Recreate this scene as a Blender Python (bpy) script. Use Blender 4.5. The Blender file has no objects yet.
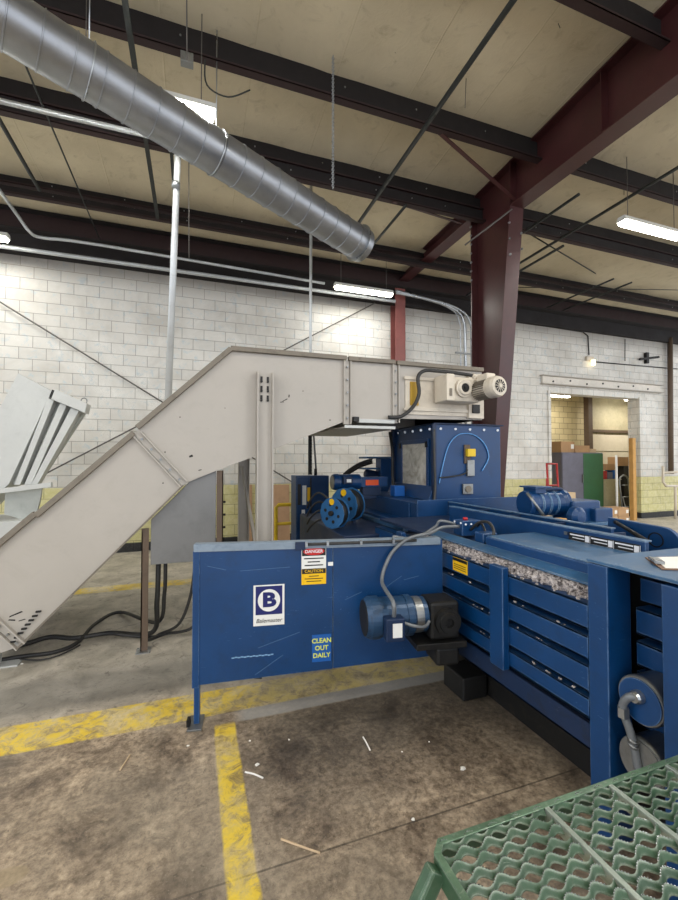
import bpy, bmesh, math, random
from mathutils import Vector, Matrix, noise
R = random.Random(7)
C = bpy.context.scene.collection

# ------------------------------------------------------------------ camera
F = 415.0; TH = math.radians(19.26); PI = math.pi; PT = math.radians(1.38); H = 1.7
cd = bpy.data.cameras.new('camera'); cam = bpy.data.objects.new('camera', cd); C.objects.link(cam)
cd.sensor_fit = 'HORIZONTAL'; cd.sensor_width = 36; cd.lens = 36*F/678
cd.clip_start = .05; cd.clip_end = 200
cam.location = (0, 0, H); cam.rotation_euler = (PI/2+PT, 0, -TH)
bpy.context.scene.camera = cam
# ------------------------------------------------------------------ world, lamps, exposure
def lin(c):
    return tuple(((x/255)/12.92 if x/255 <= .04045 else ((x/255+.055)/1.055)**2.4) for x in c)+(1,)
w = bpy.data.worlds.new('world'); bpy.context.scene.world = w; w.use_nodes = True
w.node_tree.nodes['Background'].inputs[0].default_value = (.90, .94, 1, 1)
w.node_tree.nodes['Background'].inputs[1].default_value = 1.42
LAMP_W = 46.0; LAMP_COL = (1.0, .97, .90)
LAMPS = [(-.46, 4.25), (6.45, 4.25), (-3.40, 7.75), (3.25, 7.75), (12.8, 4.25), (-6.3, 4.25), (3.2, .6), (-3.0, .6), (9.5, .6), (-.1, -3.0), (6.2, -3.0)]
vs = bpy.context.scene.view_settings
vs.view_transform = 'Standard'; vs.look = 'None'; vs.gamma = 1; vs.use_curve_mapping = False; vs.exposure = 0.60

# ------------------------------------------------------------------ helpers
def ray(u, v):
    a = (u-339)/F; b = -(v-450)/F
    f = math.cos(PT)-b*math.sin(PT); z = math.sin(PT)+b*math.cos(PT)
    return Vector((f*math.sin(TH)+a*math.cos(TH), f*math.cos(TH)-a*math.sin(TH), z))
def at(u, v, X=None, Y=None, Z=None):
    d = ray(u, v)
    t = X/d.x if X is not None else Y/d.y if Y is not None else (Z-H)/d.z
    return Vector((d.x*t, d.y*t, H+d.z*t))

class MB:
    def __init__(s): s.b = bmesh.new(); s.mi = 0
    def _m(s, faces):
        for f in faces: f.material_index = s.mi
    def hexa(s, p):
        v = [s.b.verts.new(q) for q in p]
        s._m([s.b.faces.new([v[i] for i in f]) for f in ((0,3,2,1),(4,5,6,7),(0,1,5,4),(1,2,6,5),(2,3,7,6),(3,0,4,7))]); return s
    def box(s, x0, x1, y0, y1, z0, z1):
        return s.hexa([(x0,y0,z0),(x1,y0,z0),(x1,y1,z0),(x0,y1,z0),(x0,y0,z1),(x1,y0,z1),(x1,y1,z1),(x0,y1,z1)])
    def obox(s, c, ax, ay, az, sx, sy, sz):
        c = Vector(c); ax, ay, az = Vector(ax).normalized()*sx/2, Vector(ay).normalized()*sy/2, Vector(az).normalized()*sz/2
        return s.hexa([c-ax-ay-az, c+ax-ay-az, c+ax+ay-az, c-ax+ay-az, c-ax-ay+az, c+ax-ay+az, c+ax+ay+az, c-ax+ay+az])
    def bar(s, p, q, w, h, up=(0,0,1)):
        p, q = Vector(p), Vector(q); d = (q-p).normalized(); u = Vector(up)
        if abs(d.dot(u)) > .95: u = Vector((0,1,0))
        sd = d.cross(u).normalized(); up2 = sd.cross(d)
        return s.obox((p+q)/2, sd, d, up2, w, (q-p).length, h)
    def tube(s, pts, r, n=10, cap=True, closed=False):
        pts = [Vector(p) for p in pts]; rs = r if isinstance(r, (list, tuple)) else [r]*len(pts)
        rings = []; nrm = None; N = len(pts)
        for i, p in enumerate(pts):
            if closed: t = (pts[(i+1) % N]-pts[i-1])
            else: t = (pts[min(i+1, N-1)]-pts[max(i-1, 0)])
            t.normalize()
            if nrm is None:
                nrm = t.orthogonal().normalized()
            else:
                nrm = (nrm-t*nrm.dot(t))
                nrm = nrm.normalized() if nrm.length > 1e-5 else t.orthogonal().normalized()
            bn = t.cross(nrm)
            rings.append([s.b.verts.new(p+(nrm*math.cos(2*PI*k/n)+bn*math.sin(2*PI*k/n))*rs[i]) for k in range(n)])
        fs = []
        rr = list(zip(rings, rings[1:]))+([(rings[-1], rings[0])] if closed else [])
        for a, b in rr:
            for k in range(n):
                f = s.b.faces.new((a[k], a[(k+1) % n], b[(k+1) % n], b[k])); f.smooth = True; fs.append(f)
        if cap and not closed: fs += [s.b.faces.new(rings[0][::-1]), s.b.faces.new(rings[-1])]
        s._m(fs); return s
    def cyl(s, p, q, r, n=24, r2=None):
        p, q = Vector(p), Vector(q); return s.tube([p, q], [r, r if r2 is None else r2], n)
    def lathe(s, p, d, prof, n=28):
        """profile (distance along d, radius)"""
        p, d = Vector(p), Vector(d).normalized(); a = d.orthogonal().normalized(); b = d.cross(a)
        rings = [[s.b.verts.new(p+d*t+(a*math.cos(2*PI*k/n)+b*math.sin(2*PI*k/n))*max(r, 1e-4)) for k in range(n)] for t, r in prof]
        fs = []
        for x, y in zip(rings, rings[1:]):
            for k in range(n):
                f = s.b.faces.new((x[k], x[(k+1) % n], y[(k+1) % n], y[k])); fs.append(f)
        fs += [s.b.faces.new(rings[0][::-1]), s.b.faces.new(rings[-1])]
        s._m(fs); return s
    def prism(s, pts, off):
        """polygon pts (3d, planar) extruded by off"""
        off = Vector(off); a = [s.b.verts.new(p) for p in pts]; b = [s.b.verts.new(Vector(p)+off) for p in pts]
        n = len(a); fs = [s.b.faces.new(a), s.b.faces.new(b[::-1])]
        for k in range(n): fs.append(s.b.faces.new((a[(k+1) % n], a[k], b[k], b[(k+1) % n])))
        s._m(fs); return s
    def quad(s, *p):
        s._m([s.b.faces.new([s.b.verts.new(q) for q in p])]); return s
    def build(s, name, mats, parent=None, bevel=0, smooth=None):
        if s.mi == 0 or True:
            bmesh.ops.recalc_face_normals(s.b, faces=s.b.faces[:])
        vs_ = s.b.verts
        mn = Vector([min(v.co[i] for v in vs_) for i in range(3)]); mx = Vector([max(v.co[i] for v in vs_) for i in range(3)])
        c = (mn+mx)/2
        if parent is None: c.z = mn.z
        for v in vs_: v.co -= c
        me = bpy.data.meshes.new(name); s.b.to_mesh(me); s.b.free()
        for m in (mats if isinstance(mats, (list, tuple)) else [mats]): me.materials.append(m)
        o = bpy.data.objects.new(name, me); C.objects.link(o); o.location = c
        if parent is not None:
            o.parent = parent; o.location = c-wloc(parent)
        if smooth is not None:
            for p in me.polygons: p.use_smooth = True
        if bevel:
            b = o.modifiers.new('bevel', 'BEVEL'); b.width = bevel; b.segments = 2; b.limit_method = 'ANGLE'; b.angle_limit = .6
        return o
def wloc(o):
    # parents are never rotated, so locations simply add up
    return Vector(o.location)+(wloc(o.parent) if o.parent else Vector((0, 0, 0)))
def tag(o, label, cat, group=None, kind=None):
    o['label'] = label; o['category'] = cat
    if group: o['group'] = group
    if kind: o['kind'] = kind
    return o
def thing(name, label, cat, loc=(0,0,0), group=None):
    o = bpy.data.objects.new(name, None); C.objects.link(o); o.location = loc; o.empty_display_size = .1
    return tag(o, label, cat, group)
def struct(o): o['kind'] = 'structure'; return o
def copy_tree(o, delta=(0,0,0), label=None, parent=None):
    c = o.copy(); C.objects.link(c)
    if parent is not None: c.parent = parent
    else: c.location = Vector(o.location)+Vector(delta)
    if label: c['label'] = label
    for ch in [k for k in C.objects if k.parent == o and k.type != 'LIGHT']: copy_tree(ch, parent=c)
    return c
def arc(c, a, b, r, t0, t1, n=10):
    c, a, b = Vector(c), Vector(a), Vector(b)
    return [c+(a*math.cos(t0+(t1-t0)*i/n)+b*math.sin(t0+(t1-t0)*i/n))*r for i in range(n+1)]
def smooth_path(pts, k=6):
    pts = [Vector(p) for p in pts]; out = []
    for i in range(len(pts)-1):
        p0, p1, p2, p3 = pts[max(i-1,0)], pts[i], pts[i+1], pts[min(i+2, len(pts)-1)]
        for j in range(k):
            t = j/k
            out.append(.5*((2*p1)+(p2-p0)*t+(2*p0-5*p1+4*p2-p3)*t*t+(3*p1-p0-3*p2+p3)*t**3))
    out.append(pts[-1]); return out

# ------------------------------------------------------------------ materials
class NT:
    def __init__(s, name):
        s.m = bpy.data.materials.new(name); s.m.use_nodes = True; s.t = s.m.node_tree; s.bsdf = s.t.nodes['Principled BSDF']
    def n(s, ty, **k):
        x = s.t.nodes.new(ty)
        for a, b in k.items(): setattr(x, a, b)
        return x
    def set(s, sock, v):
        if hasattr(v, 'is_output') or isinstance(v, bpy.types.NodeSocket): s.t.links.new(v, sock)
        else: sock.default_value = v
    def math(s, op, a, b=0.0, c=0.0, clamp=False):
        x = s.n('ShaderNodeMath', operation=op, use_clamp=clamp)
        s.set(x.inputs[0], a); s.set(x.inputs[1], b); s.set(x.inputs[2], c); return x.outputs[0]
    def mapr(s, v, a, b, c=0., d=1.):
        x = s.n('ShaderNodeMapRange'); x.clamp = True
        for i, q in enumerate((v, a, b, c, d)): s.set(x.inputs[i], q)
        return x.outputs[0]
    def mix(s, f, a, b, mode='MIX'):
        x = s.n('ShaderNodeMix', data_type='RGBA', blend_type=mode)
        s.set(x.inputs[0], f); s.set(x.inputs[6], a); s.set(x.inputs[7], b); return x.outputs[2]
    def coord(s, kind='Object'): return s.n('ShaderNodeTexCoord').outputs[kind]
    def pos(s): return s.n('ShaderNodeNewGeometry').outputs['Position']
    def scale(s, v, sc):
        x = s.n('ShaderNodeMapping'); s.set(x.inputs[0], v); x.inputs['Scale'].default_value = sc; return x.outputs[0]
    def noise(s, v, sc, det=4, rough=.6, dist=0):
        x = s.n('ShaderNodeTexNoise'); s.set(x.inputs['Vector'], v); x.inputs['Scale'].default_value = sc
        x.inputs['Detail'].default_value = det; x.inputs['Roughness'].default_value = rough; x.inputs['Distortion'].default_value = dist
        return x.outputs[0]
    def bump(s, h, st=.3, d=.01):
        x = s.n('ShaderNodeBump'); s.set(x.inputs['Height'], h); x.inputs['Strength'].default_value = st; x.inputs['Distance'].default_value = d
        s.t.links.new(x.outputs[0], s.bsdf.inputs['Normal'])
    def sep(s, v):
        x = s.n('ShaderNodeSeparateXYZ'); s.set(x.inputs[0], v); return x.outputs
    def out(s, col, rough=.5, metal=0.):
        s.set(s.bsdf.inputs['Base Color'], col); s.set(s.bsdf.inputs['Roughness'], rough); s.bsdf.inputs['Metallic'].default_value = metal
        return s.m
def paint(name, c, rough=.45, metal=0., dirt=.35, dirtc=(40,36,30), scratch=0., scratchc=(170,180,190), var=.12, sc=3., edge=0., edgec=(150,170,190)):
    t = NT(name); p = t.pos(); col = lin(c)
    n1 = t.noise(p, sc, 5, .65)
    light = tuple(min(1, x*(1+var)) for x in col[:3])+(1,); dark = tuple(x*(1-var) for x in col[:3])+(1,)
    k = t.mix(t.mapr(n1, .3, .7), dark, light)
    if dirt:
        n2 = t.noise(p, sc*3.3, 6, .72, .4)
        k = t.mix(t.math('MULTIPLY', t.mapr(n2, .52, .75), dirt), k, lin(dirtc))
    if scratch:
        ns = t.noise(t.scale(p, (6, 6, 60)), 2.5, 3, .8, 1.2)
        nm = t.noise(p, 5, 2)
        f = t.math('MULTIPLY', t.mapr(ns, .685, .70), t.mapr(nm, .5, .56))
        k = t.mix(t.math('MULTIPLY', f, scratch), k, lin(scratchc))
    if edge:
        bv = t.n('ShaderNodeBevel'); bv.samples = 4; bv.inputs['Radius'].default_value = .007
        g = t.n('ShaderNodeNewGeometry'); dt = t.n('ShaderNodeVectorMath', operation='DOT_PRODUCT')
        t.t.links.new(bv.outputs[0], dt.inputs[0]); t.t.links.new(g.outputs['Normal'], dt.inputs[1])
        em = t.math('MULTIPLY', t.mapr(dt.outputs['Value'], .985, .90), t.mapr(t.noise(p, 11, 4, .7), .38, .58, .15, 1))
        k = t.mix(t.math('MULTIPLY', em, edge), k, lin(edgec))
    return t.out(k, t.mapr(n1, .2, .8, max(.05, rough-.1), min(1, rough+.15)), metal)
def flat(name, c, rough=.5, metal=0., emit=0):
    t = NT(name); n1 = t.noise(t.pos(), 14, 3)
    col = lin(c); k = t.mix(t.mapr(n1, .3, .7), tuple(x*.93 for x in col[:3])+(1,), col)
    t.out(k, rough, metal)
    if emit:
        t.bsdf.inputs['Emission Color'].default_value = col; t.bsdf.inputs['Emission Strength'].default_value = emit
    return t.m
M = {}
M['blue'] = paint('baler_blue', (3, 56, 104), .38, 0, .3, (22, 30, 42), .8, (120, 150, 185), .16, 2.2, .75, (120, 150, 184))
M['blue_top'] = paint('worn_blue_top', (46, 88, 126), .40, .0, .55, (112, 122, 128), .9, (180, 190, 200), .28, 5, .8, (170, 184, 196))
M['blue_dark'] = paint('dark_blue', (8, 36, 70), .5, 0, .6, (20, 22, 24), .3)
M['dark_metal'] = paint('oily_dark_metal', (28, 28, 28), .5, .3, .6, (60, 52, 42))
M['black'] = paint('black_rubber', (18, 18, 18), .55, 0, .3, (60, 55, 50))
M['cable'] = paint('cable_rubber', (42, 42, 42), .5, 0, .4, (90, 85, 78))
M['grey_hose'] = paint('grey_conduit', (112, 116, 120), .4, .2, .3)
M['cream'] = paint('conveyor_grey', (174, 168, 160), .48, 0, .14, (120, 112, 100), .25, (80, 74, 66), .05, 1.2)
M['cream_dark'] = paint('conveyor_rail', (120, 112, 100), .55, 0, .6, (70, 62, 52))
M['beige'] = paint('beige_gear', (206, 196, 180), .42, 0, .25, (120, 105, 85))
M['galv'] = paint('galvanised_steel', (168, 172, 176), .28, .9, .2, (110, 110, 110), 0, var=.12, sc=4)
M['duct'] = paint('duct_steel', (150, 153, 158), .36, .85, .15, (90, 90, 92), 0, var=.15, sc=2.2)
M['steel'] = paint('plain_steel', (140, 142, 142), .35, .8, .4, (60, 55, 50))
M['maroon_roof'] = paint('maroon_roof_steel', (44, 25, 25), .7, 0, .5, (22, 14, 14))
M['maroon'] = paint('maroon_steel', (66, 33, 34), .36, 0, .5, (45, 26, 26), .3, (150, 120, 120), .15, 2.5)
M['maroon_dark'] = paint('dark_purlin_steel', (22, 16, 16), .8, 0, .5, (12, 10, 10))
M['redcol'] = paint('faded_red_steel', (128, 74, 70), .5, 0, .3, (90, 60, 60))
M['black_pipe'] = paint('dark_pipe', (34, 38, 36), .6, 0, .5, (70, 66, 60))
M['rod'] = paint('dull_rod', (92, 88, 84), .6, .2, .4, (60, 52, 44))
M['white_pipe'] = paint('white_conduit', (190, 194, 196), .35, .4, .3, (120, 120, 120))
M['brown'] = paint('brown_angle', (94, 78, 64), .6, 0, .5, (60, 48, 38))
M['cab_grey'] = paint('cabinet_grey', (120, 120, 120), .42, .1, .35, (90, 92, 90), .2, (160, 160, 160), .10, 1.6)
M['yellow'] = paint('yellow_paint', (222, 186, 32), .45, 0, .2, (120, 100, 40))
M['green'] = paint('green_step', (56, 84, 62), .42, .1, .45, (96, 104, 90), .5, (170, 180, 165), .25, 8, .55, (190, 200, 186))
M['green_edge'] = paint('green_step_worn', (92, 118, 96), .35, .3, .6, (170, 176, 164), .8, (200, 204, 196), .3, 14)
M['jamb_white'] = paint('lintel_white', (214, 208, 198), .5, 0, .25, (140, 120, 100))
M['reel_blue'] = paint('reel_disc_blue', (40, 98, 150), .4, .1, .4, (30, 36, 44), sc=9)
M['divider'] = paint('worn_divider', (150, 160, 150), .35, .5, .5, (96, 112, 98), sc=14, edge=.6, edgec=(200, 206, 198))
M['trim_grey'] = paint('cover_trim', (128, 142, 156), .45, .2, .5, (70, 92, 116), sc=6)
M['oily_blue'] = paint('oily_blue_motor', (34, 66, 98), .35, .2, .85, (34, 34, 34), .4, sc=5)
M['bin'] = paint('bin_grey', (190, 192, 190), .45, 0, .2, (140, 142, 140), .3, (120, 120, 118), .06, 2)
M['bin_shade'] = paint('bin_frame', (172, 176, 172), .5, 0, .35, (130, 134, 128))
M['white'] = flat('sign_white', (232, 232, 228), .4)
M['navy'] = flat('sign_navy', (20, 30, 98), .4)
M['red'] = flat('sign_red', (196, 30, 28), .4)
M['signblack'] = flat('sign_black', (16, 16, 16), .45)
M['signyellow'] = flat('sign_yellow', (240, 190, 10), .4)
M['orange'] = flat('orange_label', (226, 84, 30), .45)
M['letter_y'] = flat('letter_yellow', (222, 226, 90), .4)
M['bluelabel'] = flat('label_blue', (24, 92, 170), .4)
M['letter_w'] = flat('letter_white', (236, 236, 240), .4)
M['carton'] = paint('carton', (178, 142, 104), .8, 0, .2, (130, 100, 70))
M['carton_pale'] = paint('pale_carton', (196, 172, 140), .8, 0, .2, (130, 100, 70))
M['wood'] = paint('wood', (196, 150, 84), .7, 0, .3, (140, 100, 56))
M['plywood'] = paint('plywood', (176, 142, 110), .75, 0, .3, (120, 92, 66))
M['green_cab'] = paint('green_cabinet', (56, 104, 70), .45, 0, .2)
M['grey_cab'] = paint('slate_cabinet', (112, 112, 128), .5, 0, .2)
M['red_truck'] = paint('red_truck', (168, 40, 42), .45, 0, .3)
M['tan'] = paint('tan_bin', (176, 168, 140), .6, 0, .3)
M['paper'] = flat('paper', (236, 234, 228), .7)
M['clip'] = flat('clipboard', (120, 90, 66), .6)
M['tube'] = flat('lamp_diffuser', (255, 252, 240), .4, 0, 14)
M['hood'] = flat('lamp_housing', (214, 214, 208), .45)
M['bulb'] = flat('lit_bulb', (255, 236, 190), .4, 0, 2)
# window with paper behind it
def mk_window():
    t = NT('dusty_pane'); p = t.pos()
    n1 = t.noise(p, 4, 5, .65, 1.2)
    k = t.mix(t.mapr(n1, .35, .65), lin((164, 158, 144)), lin((222, 218, 206)))
    return t.out(k, .22)
M['pane'] = mk_window()
def mk_shred():
    t = NT('shredded_paper'); p = t.pos()
    n1 = t.noise(p, 24, 5, .75, 2.0)
    k = t.mix(t.mapr(n1, .38, .62), lin((70, 62, 62)), lin((232, 222, 218)))
    t.bump(n1, .8, .02); return t.out(k, .85)
M['shred'] = mk_shred()

def mk_floor():
    t = NT('concrete_floor'); p = t.pos(); s = t.sep(p); X, Y = s[0], s[1]
    big = t.noise(p, .8, 5, .6); mid = t.noise(p, 3.2, 8, .7, .6); fine = t.noise(p, 26, 6, .75); spots = t.noise(p, 9, 6, .78, .8)
    k = t.mix(t.mapr(mid, .35, .68), lin((112, 98, 84)), lin((208, 188, 162)))
    k = t.mix(t.mapr(fine, .38, .62), t.mix(1.0, k, lin((176, 172, 168)), 'MULTIPLY'), k)
    k = t.mix(t.mapr(big, .42, .64, 0, .55), k, lin((140, 132, 118)))
    # greyer floor farther in, past the wide stripe
    far = t.mapr(t.math('ADD', Y, t.math('MULTIPLY', big, .7)), 3.2, 3.9)
    g = t.mix(t.mapr(mid, .35, .68), lin((156, 150, 138)), lin((212, 204, 190)))
    k = t.mix(far, k, g)
    # dark stains
    st = t.math('MULTIPLY', t.mapr(spots, .55, .70), .6)
    k = t.mix(st, k, lin((48, 43, 38)))
    sp1 = t.noise(p, 70, 4, .8); sp2 = t.noise(p, 42, 5, .8, 1.0)
    k = t.mix(t.mapr(sp1, .60, .70, 0, .55), k, lin((190, 178, 160)))
    k = t.mix(t.mapr(sp2, .58, .68, 0, .55), k, lin((58, 50, 44)))
    # mostly the cover's shadow, painted onto the floor with some dark staining
    cover_shadow = t.math('MULTIPLY', t.math('MULTIPLY', t.mapr(t.math('ADD', Y, t.math('MULTIPLY', mid, .5)), 2.15, 2.6), t.mapr(Y, 2.85, 2.78)), t.mapr(X, .15, .6))
    k = t.mix(t.math('MULTIPLY', cover_shadow, .62), k, lin((44, 42, 39)))
    conveyor_shadow = t.math('MULTIPLY', t.mapr(Y, 3.25, 3.4), t.mapr(Y, 4.0, 3.75))  # conveyor's shadow, painted as a dark grey band on the floor
    k = t.mix(t.math('MULTIPLY', conveyor_shadow, .6), k, lin((72, 72, 70)))
    # cracks
    v = t.n('ShaderNodeTexVoronoi', feature='DISTANCE_TO_EDGE'); wv = t.n('ShaderNodeMix', data_type='VECTOR')
    nn = t.n('ShaderNodeTexNoise'); t.set(nn.inputs['Vector'], p); nn.inputs['Scale'].default_value = 2.2
    t.set(wv.inputs[0], .35); t.set(wv.inputs[4], p); t.t.links.new(nn.outputs['Color'], wv.inputs[5])
    t.t.links.new(wv.outputs[1], v.inputs['Vector']); v.inputs['Scale'].default_value = .9
    cr = t.math('MULTIPLY', t.mapr(v.outputs['Distance'], .008, .003), t.mapr(big, .5, .6))
    k = t.mix(t.math('MULTIPLY', cr, .6), k, lin((40, 34, 30)))
    jn = t.math('MULTIPLY', t.mapr(t.math('ABSOLUTE', t.math('SUBTRACT', Y, 1.765)), .006, .003), t.mapr(X, -1, .3))
    k = t.mix(t.math('MULTIPLY', jn, .6), k, lin((44, 38, 34)))
    # pale wipe streaks
    stn = t.noise(t.scale(p, (9, 1.2, 1)), 3, 5, .8, 1.5)
    k = t.mix(t.math('MULTIPLY', t.mapr(stn, .67, .72), .35), k, lin((176, 164, 150)))
    # one pale oval patch
    dx = t.math('DIVIDE', t.math('SUBTRACT', X, -.72), .10); dy = t.math('DIVIDE', t.math('SUBTRACT', Y, 2.08), .055)
    ov = t.mapr(t.math('ADD', t.math('ADD', t.math('MULTIPLY', dx, dx), t.math('MULTIPLY', dy, dy)), t.math('MULTIPLY', mid, .6)), 1.2, 1.0)
    k = t.mix(t.math('MULTIPLY', ov, .6), k, lin((152, 136, 108)))
    # bare grey concrete strip in front of the wide stripe
    wob = t.math('MULTIPLY', t.math('SUBTRACT', mid, .5), .03)
    Yw = t.math('ADD', Y, wob); Xw = t.math('ADD', X, wob)
    def band(c, a, b, s_=.006): return t.math('MULTIPLY', t.mapr(c, a-s_, a+s_), t.mapr(c, b+s_, b-s_))
    gs = t.math('MULTIPLY', band(Yw, 2.80, 2.93, .008), t.mapr(X, .25, .34))
    k = t.mix(t.math('MULTIPLY', gs, .75), k, lin((142, 142, 140)))
    # yellow lines with wear
    wear = t.math('MULTIPLY', t.mapr(spots, .58, .46, .1, 1), t.mapr(mid, .62, .50, .15, 1))
    y1 = band(Yw, 2.925, 3.235)
    y1w = t.math('MULTIPLY', y1, t.mapr(X, .1, .5, 1, .62))
    y2 = t.math('MULTIPLY', band(Xw, .135, .262), t.mapr(Y, 2.82, 2.78))
    y3 = band(Yw, 6.08, 6.36)
    yy = t.math('MAXIMUM', t.math('MAXIMUM', y1w, y2), y3)
    yc = t.mix(t.mapr(mid, .38, .62), lin((208, 176, 48)), lin((240, 212, 80)))
    yc = t.mix(t.mapr(X, .3, .6, 0, .6), yc, lin((196, 184, 122)))
    k = t.mix(t.math('MULTIPLY', yy, t.mapr(wear, 0, 1, .18, .95)), k, yc)
    h = t.math('ADD', t.math('MULTIPLY', mid, .6), t.math('MULTIPLY', fine, .4))
    t.bump(h, .35, .012)
    return t.out(k, t.mapr(mid, .3, .7, .42, .68))
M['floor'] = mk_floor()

def mk_wall(name, dim=1.0, shade_stain=True):
    t = NT(name); p = t.pos(); s = t.sep(p)
    cm = t.n('ShaderNodeCombineXYZ'); t.t.links.new(t.math('ADD', s[0], t.math('MULTIPLY', s[1], 1.0)), cm.inputs[0]); t.t.links.new(s[2], cm.inputs[1])
    b = t.n('ShaderNodeTexBrick'); t.t.links.new(cm.outputs[0], b.inputs['Vector'])
    b.inputs['Scale'].default_value = 1; b.inputs['Brick Width'].default_value = .406; b.inputs['Row Height'].default_value = .2032
    b.inputs['Mortar Size'].default_value = .0055; b.inputs['Mortar Smooth'].default_value = .3
    b.offset = .5; b.inputs['Color1'].default_value = (1, 1, 1, 1); b.inputs['Color2'].default_value = (.90, .90, .90, 1)
    b.inputs['Mortar'].default_value = (.46, .45, .43, 1)
    n1 = t.noise(p, 1.1, 6, .65, .5); n2 = t.noise(p, 7, 8, .75, .6); n3 = t.noise(p, 30, 4, .7)
    W = t.mix(t.mapr(n1, .35, .65), lin((200, 196, 188)), lin((228, 226, 220)))
    W = t.mix(t.mapr(n2, .54, .64, 0, .7), W, lin((186, 200, 206)))
    W = t.mix(t.mapr(n3, .66, .74, 0, .5), W, lin((160, 154, 146)))
    Yl = t.mix(t.mapr(n2, .40, .65), lin((204, 198, 138)), lin((220, 214, 168)))
    Yl = t.mix(t.mapr(n3, .62, .70, 0, .5), Yl, lin((170, 160, 120)))
    z = t.math('ADD', s[2], t.math('MULTIPLY', t.math('SUBTRACT', n2, .5), .02))
    k = t.mix(t.mapr(z, 1.2, 1.21), Yl, W)
    k = t.mix(t.mapr(z, .16, .18), lin((36, 38, 40)), k)
    k = t.mix(1.0, k, b.outputs['Color'], 'MULTIPLY')
    if shade_stain:
        # shade under the eave, painted dark into the wall top
        so = t.mapr(t.math('ADD', s[2], t.math('MULTIPLY', n1, .5)), 5.1, 5.5)
        k = t.mix(t.math('MULTIPLY', so, .7), k, lin((104, 94, 84)))
        cv = t.noise(t.scale(p, (1, 1, .45)), 3.0, 6, .85, 2.5)
        k = t.mix(t.math('MULTIPLY', t.mapr(t.math('ABSOLUTE', t.math('SUBTRACT', cv, .5)), .006, .002), t.mapr(n1, .5, .58, 0, .5)), k, lin((120, 112, 102)))
    h = t.math('ADD', b.outputs['Fac'], t.math('MULTIPLY', n2, -.25))
    t.bump(t.math('MULTIPLY', h, -1.0), .5, .01)
    return t.out(k, .6)
M['wall'] = mk_wall('painted_block_wall')
def mk_store():
    t = NT('storeroom_block'); p = t.pos(); s = t.sep(p)
    cm = t.n('ShaderNodeCombineXYZ'); t.t.links.new(t.math('ADD', s[0], s[1]), cm.inputs[0]); t.t.links.new(s[2], cm.inputs[1])
    b = t.n('ShaderNodeTexBrick'); t.t.links.new(cm.outputs[0], b.inputs['Vector'])
    b.inputs['Scale'].default_value = 1; b.inputs['Brick Width'].default_value = .406; b.inputs['Row Height'].default_value = .2032; b.inputs['Mortar Size'].default_value = .008
    b.inputs['Color1'].default_value = lin((206, 192, 150)); b.inputs['Color2'].default_value = lin((192, 178, 138)); b.inputs['Mortar'].default_value = lin((120, 108, 84))
    return t.out(b.outputs['Color'], .7)
M['store'] = mk_store()
def mk_ceiling():
    t = NT('faced_insulation'); p = t.pos(); s = t.sep(p)
    n1 = t.noise(p, .7, 5, .6); n2 = t.noise(p, 5, 6, .7, .8)
    k = t.mix(t.mapr(n1, .35, .65), lin((190, 178, 150)), lin((212, 200, 172)))
    k = t.mix(t.mapr(n2, .55, .72, 0, .35), k, lin((134, 120, 92)))
    ph = t.math('FRACT', t.math('DIVIDE', t.math('SUBTRACT', s[0], .58), .935))
    sm = t.mapr(t.math('ABSOLUTE', t.math('SUBTRACT', ph, .5)), .488, .496)
    k = t.mix(t.math('MULTIPLY', sm, .6), k, lin((206, 194, 164)))
    t.bump(t.math('ADD', sm, n2), .4, .02)
    return t.out(k, .8)
M['ceiling'] = mk_ceiling()
def mk_sdoor():
    t = NT('sectional_door'); p = t.pos(); s = t.sep(p)
    n1 = t.noise(p, 4, 5, .7)
    k = t.mix(n1, lin((196, 186, 164)), lin((224, 216, 196)))
    return t.out(k, .6)
M['sdoor'] = mk_sdoor()

def bolts(mb, pts, d, r=.012, l=.012):
    for p in pts: mb.cyl(p, Vector(p)+Vector(d)*l, r, 6)
    return mb
def text(name, s, size, origin, e, up, mat, parent, ext=.001, shear=0, bold=0, align='CENTER', sp=1.0, xs=1.0):
    cu = bpy.data.curves.new(name, 'FONT'); cu.body = s; cu.size = size; cu.extrude = ext; cu.shear = shear; cu.offset = bold
    cu.align_x = align; cu.align_y = 'CENTER'; cu.space_character = sp; cu.resolution_u = 3
    tmp = bpy.data.objects.new('t', cu); C.objects.link(tmp)
    dg = bpy.context.evaluated_depsgraph_get(); me = bpy.data.meshes.new_from_object(tmp.evaluated_get(dg)); me.name = name
    bpy.data.objects.remove(tmp); bpy.data.curves.remove(cu)
    e, up = Vector(e).normalized(), Vector(up).normalized(); n = e.cross(up)
    m = Matrix((e, up, n)).transposed().to_4x4()
    me.transform(m @ Matrix.Diagonal((xs, 1, 1, 1)))
    me.materials.clear(); me.materials.append(mat)
    o = bpy.data.objects.new(name, me); C.objects.link(o); o.parent = parent; o.location = Vector(origin)-wloc(parent)
    return o

# ================================================================== SETTING
CZ = lambda y: 6.15-.05*(y-4.4)
WY = 8.56
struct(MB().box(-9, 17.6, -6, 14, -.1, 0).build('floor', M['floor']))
wb = MB(); wb.box(-9, 8.93, WY, WY+.3, 0, CZ(WY)+.12); wb.box(12.33, 17, WY, WY+.3, 0, CZ(WY)+.12); wb.box(8.93, 12.33, WY, WY+.3, 3.5, CZ(WY)+.12)
struct(wb.build('wall_back', M['wall']))
cb = MB(); nx, ny = 60, 40
vv = [[cb.b.verts.new((-9+26*i/nx, -6+(WY+6)*j/ny, CZ(-6+(WY+6)*j/ny)+.03*noise.noise(Vector((i*.9, j*.9, 0))))) for j in range(ny+1)] for i in range(nx+1)]
for i in range(nx):
    for j in range(ny): cb.b.faces.new((vv[i][j], vv[i+1][j], vv[i+1][j+1], vv[i][j+1])).smooth = True
cb.box(-9, 17, -6, 14, 6.9, 7.0)
struct(cb.build('ceiling', M['ceiling']))
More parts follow.
